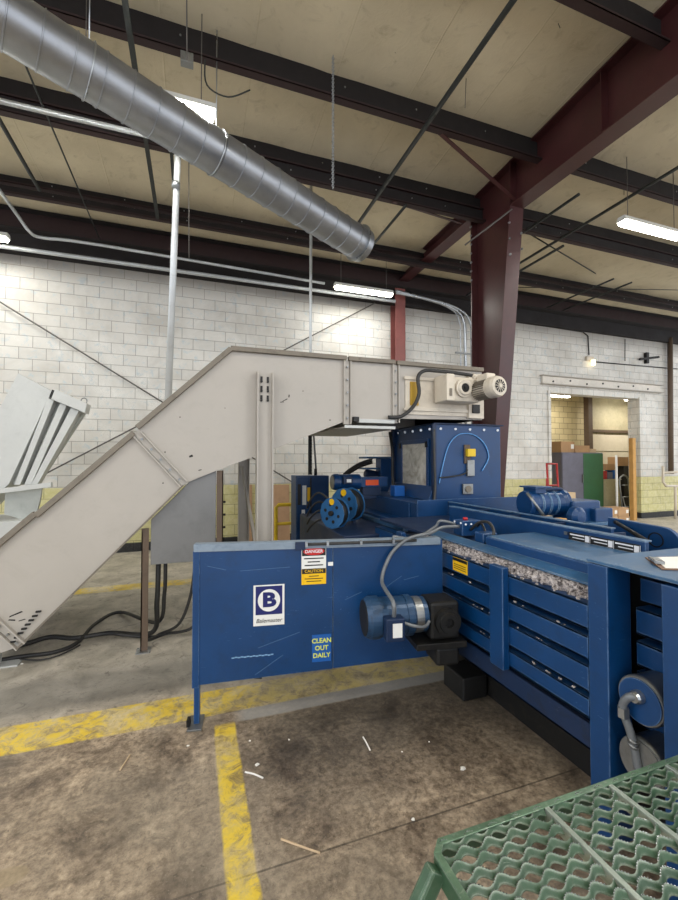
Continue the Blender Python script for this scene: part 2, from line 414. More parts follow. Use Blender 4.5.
# storeroom seen through the opening
struct(MB().box(7.5, 17.4, 11.6, 11.8, 0, 4.3).build('wall_storeroom_back', M['store']))
struct(MB().box(7.3, 7.5, WY+.3, 11.8, 0, 4.3).build('wall_storeroom_left', M['store']))
struct(MB().box(17.4, 17.6, WY+.3, 11.8, 0, 4.3).build('wall_storeroom_right', M['store']))
struct(MB().box(7.3, 17.6, WY+.3, 11.8, 4.3, 4.4).build('ceiling_storeroom', M['store']))
# opening trim
tm = MB(); tm.box(12.30, 12.95, WY-.03, WY+.33, 0, 3.55); tm.box(8.86, 8.95, WY-.04, WY+.33, 0, 3.55); struct(tm.build('trim_1', M['wall'], None, .006))
hd = thing('header_beam', 'long white painted steel lintel with bolts above the storeroom opening', 'beam', (10.9, 8.5, 3.72))
MB().box(8.65, 13.15, 8.50, WY-.005, 3.72, 3.92).build('web', M['jamb_white'], hd, .004)
fl = MB(); fl.box(8.6, 13.2, 8.42, WY-.005, 3.92, 3.94); fl.box(8.6, 13.2, 8.42, WY-.005, 3.70, 3.72); fl.build('flange', M['cream'], hd)
bolts(MB(), [(9+.6*i, 8.5, 3.79+.05*(i % 2)) for i in range(7)], (0, -1, 0), .025, .02).build('bolts', M['dark_metal'], hd)

# ---------------- lamps
def fixture(x, y, first=[None], labels={}):
    lab = labels
    return lab
lamp_labels = ['white fluorescent batten light hanging above the spiral duct',
 'white fluorescent batten light at the right edge beyond the maroon rafter',
 'white fluorescent batten light at far left by the long conduit',
 'white fluorescent batten light by the duct end, above the red wall column']
proto = None
for i, (x, y) in enumerate(LAMPS):
    z = 5.16
    if i == 0:
        t = thing('fluorescent_light', lamp_labels[0], 'ceiling light', (x, y, z), 'fluorescent batten lights under the roof')
        h = MB(); h.prism([(x-.64, y-.075, z+.0), (x-.64, y-.05, z+.07), (x-.64, y+.05, z+.07), (x-.64, y+.075, z+.0)], (1.28, 0, 0)); h.build('housing', M['hood'], t, .004)
        MB().prism([(x-.62, y-.07, z-.004), (x-.62, y-.05, z-.05), (x-.62, y+.05, z-.05), (x-.62, y+.07, z-.004)], (1.24, 0, 0)).build('diffuser', M['tube'], t, .006)
        for sx in (-.5, .5): MB().cyl((x+sx, y, z+.06), (x+sx, y, CZ(y)-.02), .005, 6).build('hanger', M['rod'], t)
        proto = t
    else:
        t = copy_tree(proto, (x-LAMPS[0][0], y-LAMPS[0][1], 0), lamp_labels[i] if i < 4 else 'white fluorescent batten light beyond the frame, in the %s row' % ['far right of the middle', 'left of the middle', 'middle of the front', 'left of the front', 'right of the front', 'middle of the rear', 'right of the rear'][i-4])
    ld = bpy.data.lights.new('tube_light', 'AREA'); ld.shape = 'RECTANGLE'; ld.size = 1.2; ld.size_y = .12; ld.energy = LAMP_W*(.30 if y > 7 else 1); ld.color = LAMP_COL
    lo = bpy.data.objects.new('tube_light', ld); C.objects.link(lo); lo.location = (0, 0, -.056); lo.parent = t

# ================================================================== ROOF STEEL
def purlin(y, x0, x1, ztop, depth, lab, flange=.09, n=26, name='roof_purlin'):
    t = thing(name, lab, 'purlin', ((x0+x1)/2, y, ztop-depth), 'roof purlins')
    MB().box(x0, x1, y-.005, y+.005, ztop-depth, ztop).build('web', M['maroon_dark'], t)
    f = MB(); f.box(x0, x1, y-flange, y+.005, ztop-depth-.008, ztop-depth); f.box(x0, x1, y-flange, y-flange+.006, ztop-depth-.008, ztop-depth+.02); f.build('flange', M['maroon_roof'], t)
    b = MB(); rr = random.Random(int(y*100))
    for i in range(n):
        xx = x0+.3+(x1-x0-.6)*i/(n-1)+rr.uniform(-.1, .1)
        if rr.random() < .7:
            bolts(b, [(xx, y-.005, ztop-depth*.35), (xx, y-.005, ztop-depth*.75)], (0, -1, 0), .010, .008)
    b.build('bolts', M['galv'], t)
    return t
RX = 4.475
purlin(2.82, -8, 16, CZ(2.82), .34, 'dark roof purlin nearest the camera at the top right corner')
purlin(4.44, -8, 16, CZ(4.44), .33, 'dark roof purlin crossing high above the spiral duct')
purlin(5.66, -8, 16, CZ(5.66), .26, 'dark upper roof purlin meeting the rafter at the column')
purlin(5.60, -8, 16, 5.82, .22, 'dark lower strut purlin directly under the purlin at the column', n=40, name='strut_purlin')
purlin(7.46, -8, 16, CZ(7.46), .15, 'thin dark roof purlin, upper of the pair over the back lights')
purlin(7.40, -8, 16, 5.80, .14, 'thin dark roof purlin, lower of the pair over the back lights', name='strut_purlin')
ev = thing('eave_beam', 'dark maroon eave beam running along the top of the block wall', 'beam', (4, 8.4, 5.45))
MB().box(-8.9, 16.9, 8.36, 8.42, 5.60, 5.92).build('web', M['maroon_roof'], ev)
MB().box(-8.9, 16.9, 8.24, 8.54, 5.92, 5.94).box(-8.9, 16.9, 8.24, 8.54, 5.58, 5.60).box(-8.9, 16.9, 8.44, 8.55, 5.25, 5.58).build('flange', M['maroon_dark'], ev)

rf = thing('roof_rafter', 'massive maroon steel rafter rising to the upper right from the column', 'beam', (RX, 3, 5.45))
def zt(y): return CZ(y)-.03
rb = MB(); rb.prism([(RX-.008, -5.9, 5.25), (RX-.008, 4.84, 5.45), (RX-.008, 5.75, 5.45), (RX-.008, 5.75, zt(5.75)), (RX-.008, -5.9, zt(-5.9))], (.016, 0, 0)); rb.build('web', M['maroon'], rf)
fb = MB(); fb.bar((RX, -5.9, 5.25), (RX, 4.84, 5.45), .25, .02); fb.bar((RX, -5.9, zt(-5.9)), (RX, 5.75, zt(5.75)), .25, .02); fb.build('flange', M['maroon'], rf)
st = MB()
for yy in (4.84, 3.4, 1.9): MB().box(RX-.12, RX+.12, yy-.006, yy+.006, 5.46, zt(yy)-.01).build('stiffener', M['maroon'], rf)
r2 = thing('roof_rafter', 'slim maroon rafter running from the column to the red wall column', 'beam', (RX, 7.1, 5.78))
MB().box(RX-.008, RX+.008, 5.78, 8.35, 5.79, 6.03).build('web', M['maroon'], r2)
MB().box(RX-.12, RX+.12, 5.78, 8.35, 5.77, 5.79).box(RX-.12, RX+.12, 5.78, 8.35, 6.0, 6.02).build('flange', M['maroon'], r2)
co = thing('steel_column', 'tall tapered maroon steel column standing behind the blue feed chute', 'column', (RX, 5.5, 0))
w_ = MB(); w_.prism([(RX-.008, 5.45, 0), (RX-.008, 4.86, 5.44), (RX-.008, 5.74, 5.44), (RX-.008, 5.74, 0)], (.016, 0, 0)); w_.build('web', M['maroon'], co)
MB().bar((RX, 5.44, 0.012), (RX, 4.85, 5.44), .25, .02, (0, 1, 0)).bar((RX, 5.75, 0.012), (RX, 5.75, 6.05), .25, .02, (0, 1, 0)).build('flange', M['maroon'], co)
MB().box(RX-.2, RX+.2, 5.25, 5.95, 0, .02).build('base_plate', M['maroon'], co)
bolts(MB(), [(RX-.11+.22*(i % 2), 4.885-.004*i, 5.2-.12*i) for i in range(5)] + [(RX-.126, 5.755, 5.9-.15*i) for i in range(9)], (-.3, -1, 0), .018, .02).build('bolts', M['galv'], co)
rc = thing('wall_column', 'faded red steel column standing against the white block wall', 'column', (4.36, 8.46, 0))
MB().box(4.24, 4.49, 8.30, 8.315, 0, 5.57).box(4.24, 4.49, 8.53, 8.545, 0, 5.57).build('flange', M['redcol'], rc)
MB().box(4.357, 4.373, 8.315, 8.53, 0, 5.57).build('web', M['redcol'], rc)

# braces, kickers
def member(name, lab, cat, pts, r, m, n=8, group=None, bx=None):
    mb = MB()
    if bx:
        for a, b in zip(pts, pts[1:]): mb.bar(a, b, *bx)
    else: mb.tube(pts, r, n)
    o = mb.build(name, M[m]); tag(o, lab, cat, group); return o
member('kicker_brace', 'flat maroon knee brace from the upper purlin down to the rafter', 'brace', [at(426, 121, Y=4.38), (RX-.12, 4.75, 5.47)], .02, 'maroon', bx=(.05, .012), group=None)
member('kicker_brace', 'short maroon knee brace from the strut purlin to the slim rafter', 'brace', [at(393, 202, Y=5.55), (RX-.12, 6.0, 5.80)], .02, 'maroon', bx=(.045, .012))
member('kicker_brace', 'thin dark brace from the duct end to the slim rafter', 'brace', [at(370, 250, Y=7.35), (RX-.12, 7.7, 5.80)], .02, 'maroon_dark', bx=(.04, .012))
member('brace_rod', 'thin brace rod crossing the column just under the haunch', 'rod', [at(465, 245, Y=5.0), at(512, 209, Y=4.78)], .012, 'rod')
member('brace_rod', 'long thin brace rod rising right along the block wall from the grey bin', 'rod', [at(43, 475, Y=8.44), at(375, 303, Y=8.44)], .013, 'rod')
member('brace_rod', 'long thin brace rod falling right along the block wall to the conveyor', 'rod', [at(-60, 265, Y=8.48), at(292, 482, Y=8.48)], .013, 'rod')
def rail(name, lab, ratio, y0, y1, r, m, z=5.6, cat='pipe', bx=None):
    x = ratio*(z-H); return member(name, lab, cat, [(x, y0, z), (x, y1, z)], r, m, bx=bx)
rail('sprinkler_pipe', 'dark sprinkler pipe running over the ceiling left of the rafter', .648, -2, 6.35, .028, 'black_pipe')
rail('sprinkler_pipe', 'short dark pipe running from the strut purlin to the duct end', .778, 5.5, 6.95, .022, 'black_pipe', 5.55)
rail('roof_angle', 'dark steel angle running over the left part of the spiral duct', -.150, -2, 7.2, .02, 'black_pipe', cat='angle', bx=(.05, .03))
rail('roof_angle', 'short dark steel angle right beside the vertical white pipe', -.077, 5.4, 7.2, .02, 'black_pipe', cat='angle', bx=(.04, .03))
rail('ceiling_cable', 'thin dark cable line running under the roof at left', -.411, -2, 8.2, .011, 'black_pipe', cat='cable')
rail('sprinkler_pipe', 'dark thick pipe under the roof at the far left edge', -.548, -2, 7.0, .026, 'black_pipe')
rail('sprinkler_pipe', 'long dark pipe passing over the right-hand batten light', 1.555, -2, 8.2, .024, 'black_pipe')
rail('sprinkler_pipe', 'long dark pipe running parallel just right of the one over the light', 1.62, 5.7, 8.2, .024, 'black_pipe')
rail('sprinkler_pipe', 'short dark pipe of the pair at upper right near the back wall', 2.18, 6.4, 8.2, .02, 'black_pipe')
rail('sprinkler_pipe', 'second short dark pipe of the pair at upper right near the back wall', 2.32, 6.4, 8.2, .02, 'black_pipe')
rail('sprinkler_pipe', 'dark branch pipe between the rafter and the right-hand light', 1.36, 4.5, 5.6, .022, 'black_pipe')
member('roof_brace_rod', 'thin rod falling right below the roof beyond the column', 'rod', [at(520, 228, Y=5.5), at(608, 281, Y=7.4)], .012, 'black_pipe')
member('roof_brace_rod', 'thin rod falling right to the back wall at the far right', 'rod', [at(622, 283, Y=7.5), at(672, 313, Y=8.3)], .012, 'black_pipe')
member('roof_brace_rod', 'thin rod rising right from the column to the strut purlin', 'rod', [at(522, 247, Y=7.3), at(615, 172, Y=4.6)], .010, 'black_pipe')
member('roof_brace_rod', 'thin level rod near the top of the wall at far right', 'rod', [at(500, 287, Y=8.1), at(678, 290, Y=6.9)], .010, 'black_pipe')
# white conduits
y1 = 4.97
member('conduit', 'white conduit running under the roof behind the spiral duct', 'conduit', [(-8, y1, 5.30), (at(150, 142, Y=y1).x, y1, 5.30)], .028, 'white_pipe')
member('conduit', 'long white conduit running level along the top of the block wall', 'conduit', [(-8, 8.07, 5.16), (at(395, 297, Y=8.07).x, 8.07, 5.16)], .035, 'white_pipe', 12)
p = [at(-30, 150, Y=6.8), at(0, 191, Y=7.2), at(18, 216, Y=7.8), at(30, 232, Y=7.95), at(44, 238, Y=8.05), at(100, 245, Y=8.05), (2.5, 8.05, 5.32)]
member('conduit', 'white conduit that bends down at left then follows the wall top', 'conduit', smooth_path(p, 4), .026, 'white_pipe')
def condrop(du, lab, r):
    Y = 8.2
    a = at(396, 291+du*.25, Y=8.0); b = at(440+du*.3, 303-du*.3+du*.25, Y=Y); c = at(459+du*.8, 313, Y=Y); d = at(465+du, 326, Y=Y)
    e = d.copy(); e.z = 1.0
    member('conduit', lab, 'conduit', smooth_path([a, b, c, d], 5)+[e], r, 'galv')
condrop(0, 'galvanised conduit bending down beside the column, nearer its left', .035)
condrop(6.5, 'galvanised conduit bending down beside the column, hugging it closest', .03)
condrop(-4.5, 'thin galvanised conduit bending down, leftmost beside the column', .014)
ub = MB(); c1 = at(461, 353, Y=8.14); ub.box(c1.x-.15, c1.x+.35, 8.13, 8.16, c1.z-.02, c1.z+.02); tag(ub.build('pipe_clamp', M['steel']), 'small steel clamp strap holding the galvanised conduits to the wall', 'clamp')
# vertical white pipe down to conveyor
vp = thing('drop_pipe', 'tall vertical white pipe dropping from the roof onto the conveyor', 'pipe', at(168, 404, Y=4.75))
a = at(178, 130, Y=4.9); b = at(168, 404, Y=4.75)
MB().tube([(a.x-.25, 4.97, 5.30), (a.x-.08, 4.96, 5.30), (a.x-.02, 4.95, 5.27), (a.x, 4.93, 5.15), b], .035, 14).build('pipe', M['white_pipe'], vp)
MB().cyl(a.lerp(b, .20), a.lerp(b, .22), .045, 14).build('coupling', M['galv'], vp)
# second drop: perforated strut to control cabinet
a = at(311, 262, Y=6.02); b = at(310, 475, Y=6.02)
sp = thing('drop_strut', 'perforated grey strut and pipe rising from the blue control cabinet', 'strut', b)
MB().tube([(a.x, 6.02, 5.95), (b.x, 6.02, 2.2)], .022, 10).build('pipe', M['white_pipe'], sp)
m_ = MB(); m_.box(b.x-.025, b.x-.018, 6.0, 6.04, b.z+.005, 2.25).box(b.x+.018, b.x+.025, 6.0, 6.04, b.z+.005, 2.25).box(b.x-.02, b.x+.02, 6.036, 6.04, b.z+.005, 2.25)
for i in range(15): m_.box(b.x-.02, b.x+.02, 6.0, 6.004, b.z+.01+i*.05, b.z+.035+i*.05)
m_.build('slotted_channel', M['dark_metal'], sp)
MB().tube([(b.x+.10, 6.02, b.z+.005), (b.x+.04, 6.02, 2.3)], .014, 8).build('hose', M['grey_hose'], sp)

# hanging chain and wires
ch = MB(); cx, cy = at(333, 90, Y=4.2).x, 4.2
k0 = at(333, 188, Y=4.2).z
zz = 6.1
i = 0
while zz > k0:
    a = (1, 0, 0) if i % 2 else (0, 1, 0)
    ch.tube(arc((cx, cy, zz), a, (0, 0, 1), .014, 0, 2*PI, 7)[:-1], .0035, 5, closed=True); zz -= .022; i += 1
tag(ch.build('hanging_chain', M['galv']), 'thin steel chain hanging from the roof above the duct end', 'chain')
def wire(u0, v0, u1, v1, Y, lab, r=.006):
    a = at(u0, v0, Y=Y); member('hanging_wire', lab, 'wire', [(a.x, Y, CZ(Y)), at(u1, v1, Y=Y)], r, 'rod', 5)
wire(186, 0, 187, 60, 3.8, 'thin wire hanging near a roof box above the lamp')
wire(188, 178, 189, 258, 5.3, 'thin wire hanging just right of the vertical white pipe')
wire(395, 2, 393, 30, 4.0, 'short loose wire hanging from the tan ceiling, left one', .004)
wire(466, 62, 465, 108, 4.0, 'loose wire hanging beside the sprinkler pipe', .004)
wire(558, 10, 560, 28, 3.2, 'short loose wire hanging near the top right purlin', .004)
wire(624, 177, 624, 195, 4.6, 'short hanger wire left above the right-hand light', .006)
member('ceiling_cable', 'sagging thin cable loop between hangers below the duct lamp', 'cable', smooth_path([at(205, 60, Y=4.2), at(207, 85, Y=4.2), at(228, 97, Y=4.2), at(250, 90, Y=4.2)], 5), .008, 'black_pipe', 6)
jb = MB(); q = at(187, 57, Y=4.32); jb.box(q.x-.06, q.x+.06, 4.28, 4.36, q.z-.08, q.z+.02); tag(jb.build('junction_box', M['steel'], None, .004), 'small metal junction box under the purlin above the lamp', 'junction box')

# spiral duct
du = thing('spiral_duct', 'large galvanised spiral duct slanting down from the upper left', 'duct', (.5, 4.5, 4.6))
A = Vector((2.10, 5.2, 4.66)); B = Vector((-1.18, 3.77, 4.99)); dr = (A-B).normalized(); r = .21
L0 = (A-B).length; st_ = -3.2; body = MB(); prof = []; tt = st_; pitch = .215; k = 0
while tt < L0-.12:
    prof += [(tt, r), (tt+pitch-.014, r), (tt+pitch-.011, r+.008), (tt+pitch-.003, r+.008)]; tt += pitch
prof.append((L0, r))
# open ended: outer and inner skin
pr = prof+[(L0, r-.004), (st_, r-.004)]
ax = dr; a_ = Vector((0, 0, 1)).cross(ax).normalized(); b_ = ax.cross(a_)
def ringed(mb, prof, n=48, lead=0.0):
    rings = []
    for t, rr in prof:
        rings.append([mb.b.verts.new(B+ax*(t+lead*k/n)+(a_*math.cos(2*PI*k/n)+b_*math.sin(2*PI*k/n))*rr) for k in range(n)])
    for x, y in zip(rings, rings[1:]):
        for k in range(n):
            f = mb.b.faces.new((x[k], x[(k+1) % n], y[(k+1) % n], y[k])); f.smooth = True; mb._m([f])
    return mb
o = ringed(body, pr).build('duct_body', M['duct'], du)
es = o.modifiers.new('es', 'EDGE_SPLIT'); es.split_angle = .5
MB().lathe(A-ax*.02, ax, [(0, r), (0, r+.035), (.008, r+.035), (.008, r), (.10, r-.02), (.10, r-.03), (0, r-.03)], 40).build('end_collar', M['galv'], du)
for t in (.35, 1.5):
    c = B+ax*t; h = MB(); h.tube([c+(a_*math.cos(q)+b_*math.sin(q))*(r+.008) for q in [2*PI*j/32 for j in range(32)]], .007, 6, closed=True)
    h.cyl(c+Vector((0, 0, r)), Vector((c.x, c.y, CZ(c.y)-.01)), .006, 6); h.build('hanger_strap', M['galv'], du)

# right-hand wall services
wf = thing('bulkhead_light', 'small jelly-jar bulb fixture on the wall above the opening', 'wall light', (10.4, 8.5, 4.45))
q = at(590, 360, Y=8.5)
MB().box(q.x-.13, q.x+.13, 8.48, 8.555, q.z-.02, q.z+.10).build('box', M['beige'], wf, .01)
MB().lathe((q.x+.05, 8.44, q.z-.01), (0, 0, -1), [(0, .05), (.10, .06), (.15, .04), (.17, .0)], 14).build('jar', M['bulb'], wf)
member('wall_conduit', 'dark thin conduit bending down to the bulb fixture', 'conduit', [at(515, 321, Y=8.53), at(583, 332, Y=8.53), at(588, 336, Y=8.53), at(589, 355, Y=8.53)], .015, 'dark_metal')
member('wall_conduit', 'thin dark cable running level right of the bulb fixture', 'cable', [at(596, 362, Y=8.53), at(678, 369, Y=8.53)], .014, 'dark_metal')
member('wall_conduit', 'thin dark cable running along the upper right wall', 'cable', [at(515, 313, Y=8.53), at(650, 340, Y=8.53), at(678, 339, Y=8.53)], .012, 'dark_metal')
member('wall_conduit', 'dark bent conduit high on the wall at far right', 'conduit', [at(617, 333, Y=8.5), at(620, 327, Y=8.5), at(678, 334, Y=8.5)], .018, 'dark_metal')
member('downpipe', 'brown stained vertical pipe on the wall right of the opening', 'pipe', [at(670, 338, Y=8.45), at(671, 474, Y=8.45)], .07, 'brown', 12)
cr = MB(); q = at(647, 358, Y=8.5); cr.box(q.x-.05, q.x+.05, 8.47, 8.555, q.z-.16, q.z+.16).bar((q.x-.3, 8.5, q.z-.06), (q.x+.42, 8.45, q.z+.05), .06, .06)
tag(cr.build('wall_bracket', M['dark_metal']), 'dark cross shaped bracket on the wall near the downpipe', 'bracket')
member('hanging_wire', 'short thin cord hanging on the wall above the lintel', 'cord', [at(625, 339, Y=8.5), at(625, 361, Y=8.5)], .012, 'dark_metal', 6)
hr = MB(); pts = [at(663, 466, Y=8.2), at(663, 482, Y=8.2), at(666, 486, Y=8.2), at(690, 486, Y=8.2)]
hr.tube(pts, .035, 8); hr.tube([at(663, 473, Y=8.2), at(690, 471, Y=8.2)], .035, 8); hr.tube([at(675, 486, Y=8.2), (at(675, 486, Y=8.2).x, 8.2, 0)], .035, 8)
tag(hr.build('guard_rail', M['beige']), 'pale bent pipe guard rail by the wall at the right edge', 'rail')

# ================================================================== STOREROOM THINGS
for i, (x, y) in enumerate(((11.45, 10.75), (15.2, 10.6))):
    t = copy_tree(proto, (x-LAMPS[0][0], y-LAMPS[0][1], 3.88-5.16), ['white batten light glowing inside the storeroom, nearer its left wall', 'white batten light inside the storeroom behind the right jamb'][i])
    for c in [k for k in C.objects if k.parent == t and k.name.startswith('hanger')]: c.scale = (1, 1, .38); c.location.z = .25
    ld = bpy.data.lights.new('tube_light', 'AREA'); ld.shape = 'RECTANGLE'; ld.size = 1.2; ld.size_y = .12; ld.energy = 30; ld.color = (1, .93, .82)
    lo = bpy.data.objects.new('tube_light', ld); C.objects.link(lo); lo.location = (0, 0, -.056); lo.parent = t
sd = thing('sectional_door', 'pale sectional overhead door at the back of the storeroom', 'door', (15.4, 11.5, 0))
pn = MB(); x0, x1 = at(592, 450, Y=11.5).x, 16.2
for i in range(4): pn.box(x0, x1+1, 11.50, 11.56, .05+i*.66, .68+i*.66)
pn.build('panels', M['sdoor'], sd, .01)
MB().box(x0, x1+1, 11.44, 11.56, 2.74, 2.84).build('track', M['brown'], sd)
MB().box(x0, x1+1, 11.52, 11.58, 2.84, 4.2).build('hood', M['tan'], sd)
member('steel_post', 'dark brown steel post inside the storeroom opening', 'post', [Vector((at(588.5, 440, Y=11.3).x, 11.3, 4.29)), Vector((at(588.5, 440, Y=11.3).x, 11.3, 0))], .1, 'brown', bx=(.2, .2))
Yc = 9.7
cb_ = thing('storage_cabinet', 'tall steel cabinet with one slate door and one green door', 'cabinet', (11.4, Yc, 0))
xa, xm, xe = at(562, 480, Y=Yc).x, at(583, 480, Y=Yc).x, at(603, 480, Y=Yc).x; zc = at(583, 452.5, Y=Yc).z
MB().box(xa, xe, Yc, Yc+.6, 0, zc).build('body', M['grey_cab'], cb_, .005)
d1 = MB().box(xa+.01, xm-.005, Yc-.02, Yc-.002, .10, zc-.03).build('door', M['grey_cab'], cb_, .003)
d2 = MB().box(xm+.005, xe-.01, Yc-.02, Yc-.002, .10, zc-.03).build('door', M['green_cab'], cb_, .003)
MB().box(xm-.07, xm-.045, Yc-.06, Yc-.022, 1.0, 1.25).build('handle', M['steel'], d1)
def carton(x, y, z, sx, sy, sz, lab, mat='carton', rot=0, group=None, tape=True):
    t = thing('cardboard_carton', lab, 'carton', (x, y, z), group)
    a = Vector((math.cos(rot), math.sin(rot), 0)); b = Vector((-math.sin(rot), math.cos(rot), 0))
    MB().obox((x, y, z+sz/2), a, b, (0, 0, 1), sx, sy, sz).build('box', M[mat], t, .006)
    if tape:
        f = Vector((x, y, z+sz*.55))-b*(sy/2+.002)+a*sx*.33
        MB().obox(f, a, b, (0, 0, 1), sx*.22, .003, sz*.4).build('paper_label', M['paper'], t)
    return t
carton(xa+.35, Yc+.3, zc, .62, .4, .34, 'brown carton with grey print on top of the two-colour cabinet, leftmost', 'carton', .1)
carton(xa+.95, Yc+.25, zc, .5, .4, .22, 'open brown carton in the middle of the cabinet top', 'carton', -.2, tape=False)
carton(xa+1.35, Yc+.25, zc, .42, .35, .12, 'flat torn brown carton at the right end of the cabinet top', 'carton_pale', .3, tape=False)
# red hand truck
ht = thing('hand_truck', 'red hand truck with tall frame beside the storeroom opening', 'hand truck', (8.6, 8.2, 0))
f = MB(); hx0, hx1 = at(550, 480, Y=8.2).x, at(560, 480, Y=8.2).x
for xx in (hx0, hx1): f.tube([(xx, 8.2, .05), (xx, 8.3, 1.62)], .025, 8)
for z in (.25, .65, 1.05, 1.6): f.tube([(hx0, 8.2+.06*z, z), (hx1, 8.2+.06*z, z)], .02, 8)
f.tube([(hx0-.02, 8.27, 1.25), (hx0-.12, 8.2, 1.2), (hx0-.12, 8.2, .95), (hx0, 8.24, .9)], .015, 6)
f.build('frame', M['red_truck'], ht); MB().box(hx0-.02, hx1+.02, 8.05, 8.2, .02, .035).build('toe_plate', M['red_truck'], ht)
for xx in (hx0-.06, hx1+.06): MB().lathe((xx-.025, 8.33, .13), (1, 0, 0), [(0, .09), (0, .12), (.015, .13), (.035, .13), (.05, .12), (.05, .09)], 20).build('wheel', M['black'], ht)
# tan bin, cartons on top
q0, q1 = at(604, 500, Y=9.75).x, at(621, 500, Y=9.75).x
tb = thing('storage_bin', 'plain tan waist-high bin between green cabinet and wood post', 'bin', ((q0+q1)/2, 9.5, 0))
MB().box(q0, q1, 9.75, 10.3, 0, at(610, 480, Y=9.75).z).build('body', M['tan'], tb, .01)
MB().box(q0-.02, q1+.02, 9.73, 10.32, at(610, 480, Y=9.75).z, at(610, 480, Y=9.75).z+.03).build('rim', M['tan'], tb, .005)
zb = at(610, 480, Y=9.75).z+.03
for (dx, w2, h2, c, lab) in [(.12, .2, .26, 'red_truck', 'small dark red box on the tan bin, leftmost'), (.36, .22, .22, 'grey_cab', 'small slate box in the middle on the tan bin'), (.60, .18, .28, 'bluelabel', 'small blue box at the right on the tan bin')]:
    tag(MB().box(q0+dx-w2/2, q0+dx+w2/2, 9.8, 10.1, zb, zb+h2).build('small_box', M[c], None, .01), lab, 'box')
carton(q0+.40, 10.0, zb+.285, .55, .35, .2, 'torn open carton lying over the small boxes on the tan bin', 'carton', .15, tape=False)
dk = MB().box(at(624, 490, Y=9.9).x, at(634, 490, Y=9.9).x, 9.9, 10.4, 0, 1.5); tag(dk.build('dark_crate', M['black'], None, .01), 'tall black crate standing behind the grey hand truck', 'crate')
carton((at(627, 470, Y=9.95).x), 10.15, 1.5, .7, .4, .3, 'brown carton on top of the tall black crate', 'carton', -.1, tape=False)
g2 = thing('hand_truck', 'grey tubular hand truck standing in front of the black crate', 'hand truck', (at(627, 510, Y=8.9).x, 8.9, 0))
f = MB(); a0, a1 = at(623, 510, Y=8.9).x, at(632, 510, Y=8.9).x
top = arc(((a0+a1)/2, 9.0, 1.05), (1, 0, 0), (0, 0, 1), (a1-a0)/2, 0, PI, 8)
f.tube([(a1, 8.9, .05)]+top+[(a0, 8.9, .05)], .022, 8)
for z in (.3, .6, .95): f.tube([(a0, 8.92, z), (a1, 8.92, z)], .016, 6)
f.tube([(a0, 8.9, .6), (a0-.1, 8.7, .08)], .016, 6); f.tube([(a1, 8.9, .6), (a1+.05, 8.7, .08)], .016, 6)
f.build('frame', M['steel'], g2)
for xx in (a0-.04, a1+.04): MB().lathe((xx-.02, 8.98, .1), (1, 0, 0), [(0, .07), (0, .1), (.04, .1), (.04, .07)], 18).build('wheel', M['black'], g2)
q = at(635.5, 520, Y=8.3)
wp = MB().box(q.x-.06, q.x+.07, 8.30, 8.42, 0, at(635, 438, Y=8.3).z); tag(wp.build('wood_post', M['wood'], None, .01), 'tall yellow-brown timber post leaning by the right jamb', 'post')
q = at(617, 508, Y=8.6); pl = MB().cyl((q.x, 8.6, 0), (q.x, 8.6, at(617, 455, Y=8.6).z), .03, 10); tag(pl.build('white_pole', M['white']), 'thin white pole standing in front of the tan bin', 'pole')
# pallet of cartons
Y0 = 7.2; px0 = at(572, 500, Y=Y0).x
pal = thing('pallet', 'wooden pallet under the stacked cartons before the opening', 'pallet', (px0+.8, Y0+.4, 0))
f = MB()
for i in range(6): f.box(px0-.05, px0+1.9, Y0+.02+i*.13, Y0+.11+i*.13, .12, .14)
f.build('deck_boards', M['plywood'], pal)
f = MB()
for i in range(3): f.box(px0+i*.88-.05, px0+i*.88+.05, Y0, Y0+.8, 0, .118)
f.build('stringers', M['plywood'], pal)
rows = ['bottom', 'middle', 'top']; cols = ['leftmost', 'second from left', 'third from left', 'fourth from left', 'rightmost']
for rr_ in range(3):
    for cc in range(5):
        if rr_ == 2 and cc > 1: continue
        hh = .20
        carton(px0+.14+cc*.38, Y0+.2, .142+rr_*(hh+.003), .365, .36, hh, 'small brown carton in the %s layer of the pallet stack, %s' % (rows[rr_], cols[cc] if rr_ < 2 else ['left', 'right'][cc]), 'carton' if (rr_+cc) % 3 else 'carton_pale', 0, 'small cartons stacked on the pallet')
carton(at(552, 492, Y=7.0).x, 7.1, 0, .9, .6, 1.0, 'big pale brown carton standing left of the pallet stack', 'carton_pale', 0, tape=False)
# plywood sheets, yellow rail by the left wall
def board(u0, u1, vt, Y, lab):
    a, b = at(u0, 500, Y=Y).x, at(u1, 500, Y=Y).x; z = at(u0, vt, Y=Y).z
    o = MB().hexa([(a, Y-.12, 0), (b, Y-.12, 0), (b, Y-.10, 0), (a, Y-.10, 0), (a, Y, z), (b, Y, z), (b, Y+.02, z), (a, Y+.02, z)]).build('plywood_sheet', M['plywood']); tag(o, lab, 'board')
board(240, 252, 485, 8.50, 'narrow plywood sheet leaning on the wall left of the conveyor leg')
board(272, 289, 485, 8.50, 'wider plywood sheet leaning on the wall behind the yellow rail')
yr = thing('yellow_guard_rail', 'yellow tubular guard rail left of the blue control cabinet', 'rail', (at(276, 540, Y=6.6).x, 6.6, 0))
a, b = at(276, 505, Y=6.6), at(300, 504, Y=6.6)
MB().tube([(a.x, 6.6, 0), (a.x, 6.6, a.z-.04), (a.x+.04, 6.6, a.z), (b.x+.25, 6.6, a.z)], .03, 10).build('frame', M['yellow'], yr)
MB().tube([(a.x, 6.6, at(276, 524, Y=6.6).z), (b.x+.25, 6.6, at(276, 524, Y=6.6).z)], .025, 10).build('mid_rail', M['yellow'], yr)
MB().cyl((b.x+.25, 6.6, 0), (b.x+.25, 6.6, a.z+.02), .03, 10).build('post', M['yellow'], yr)

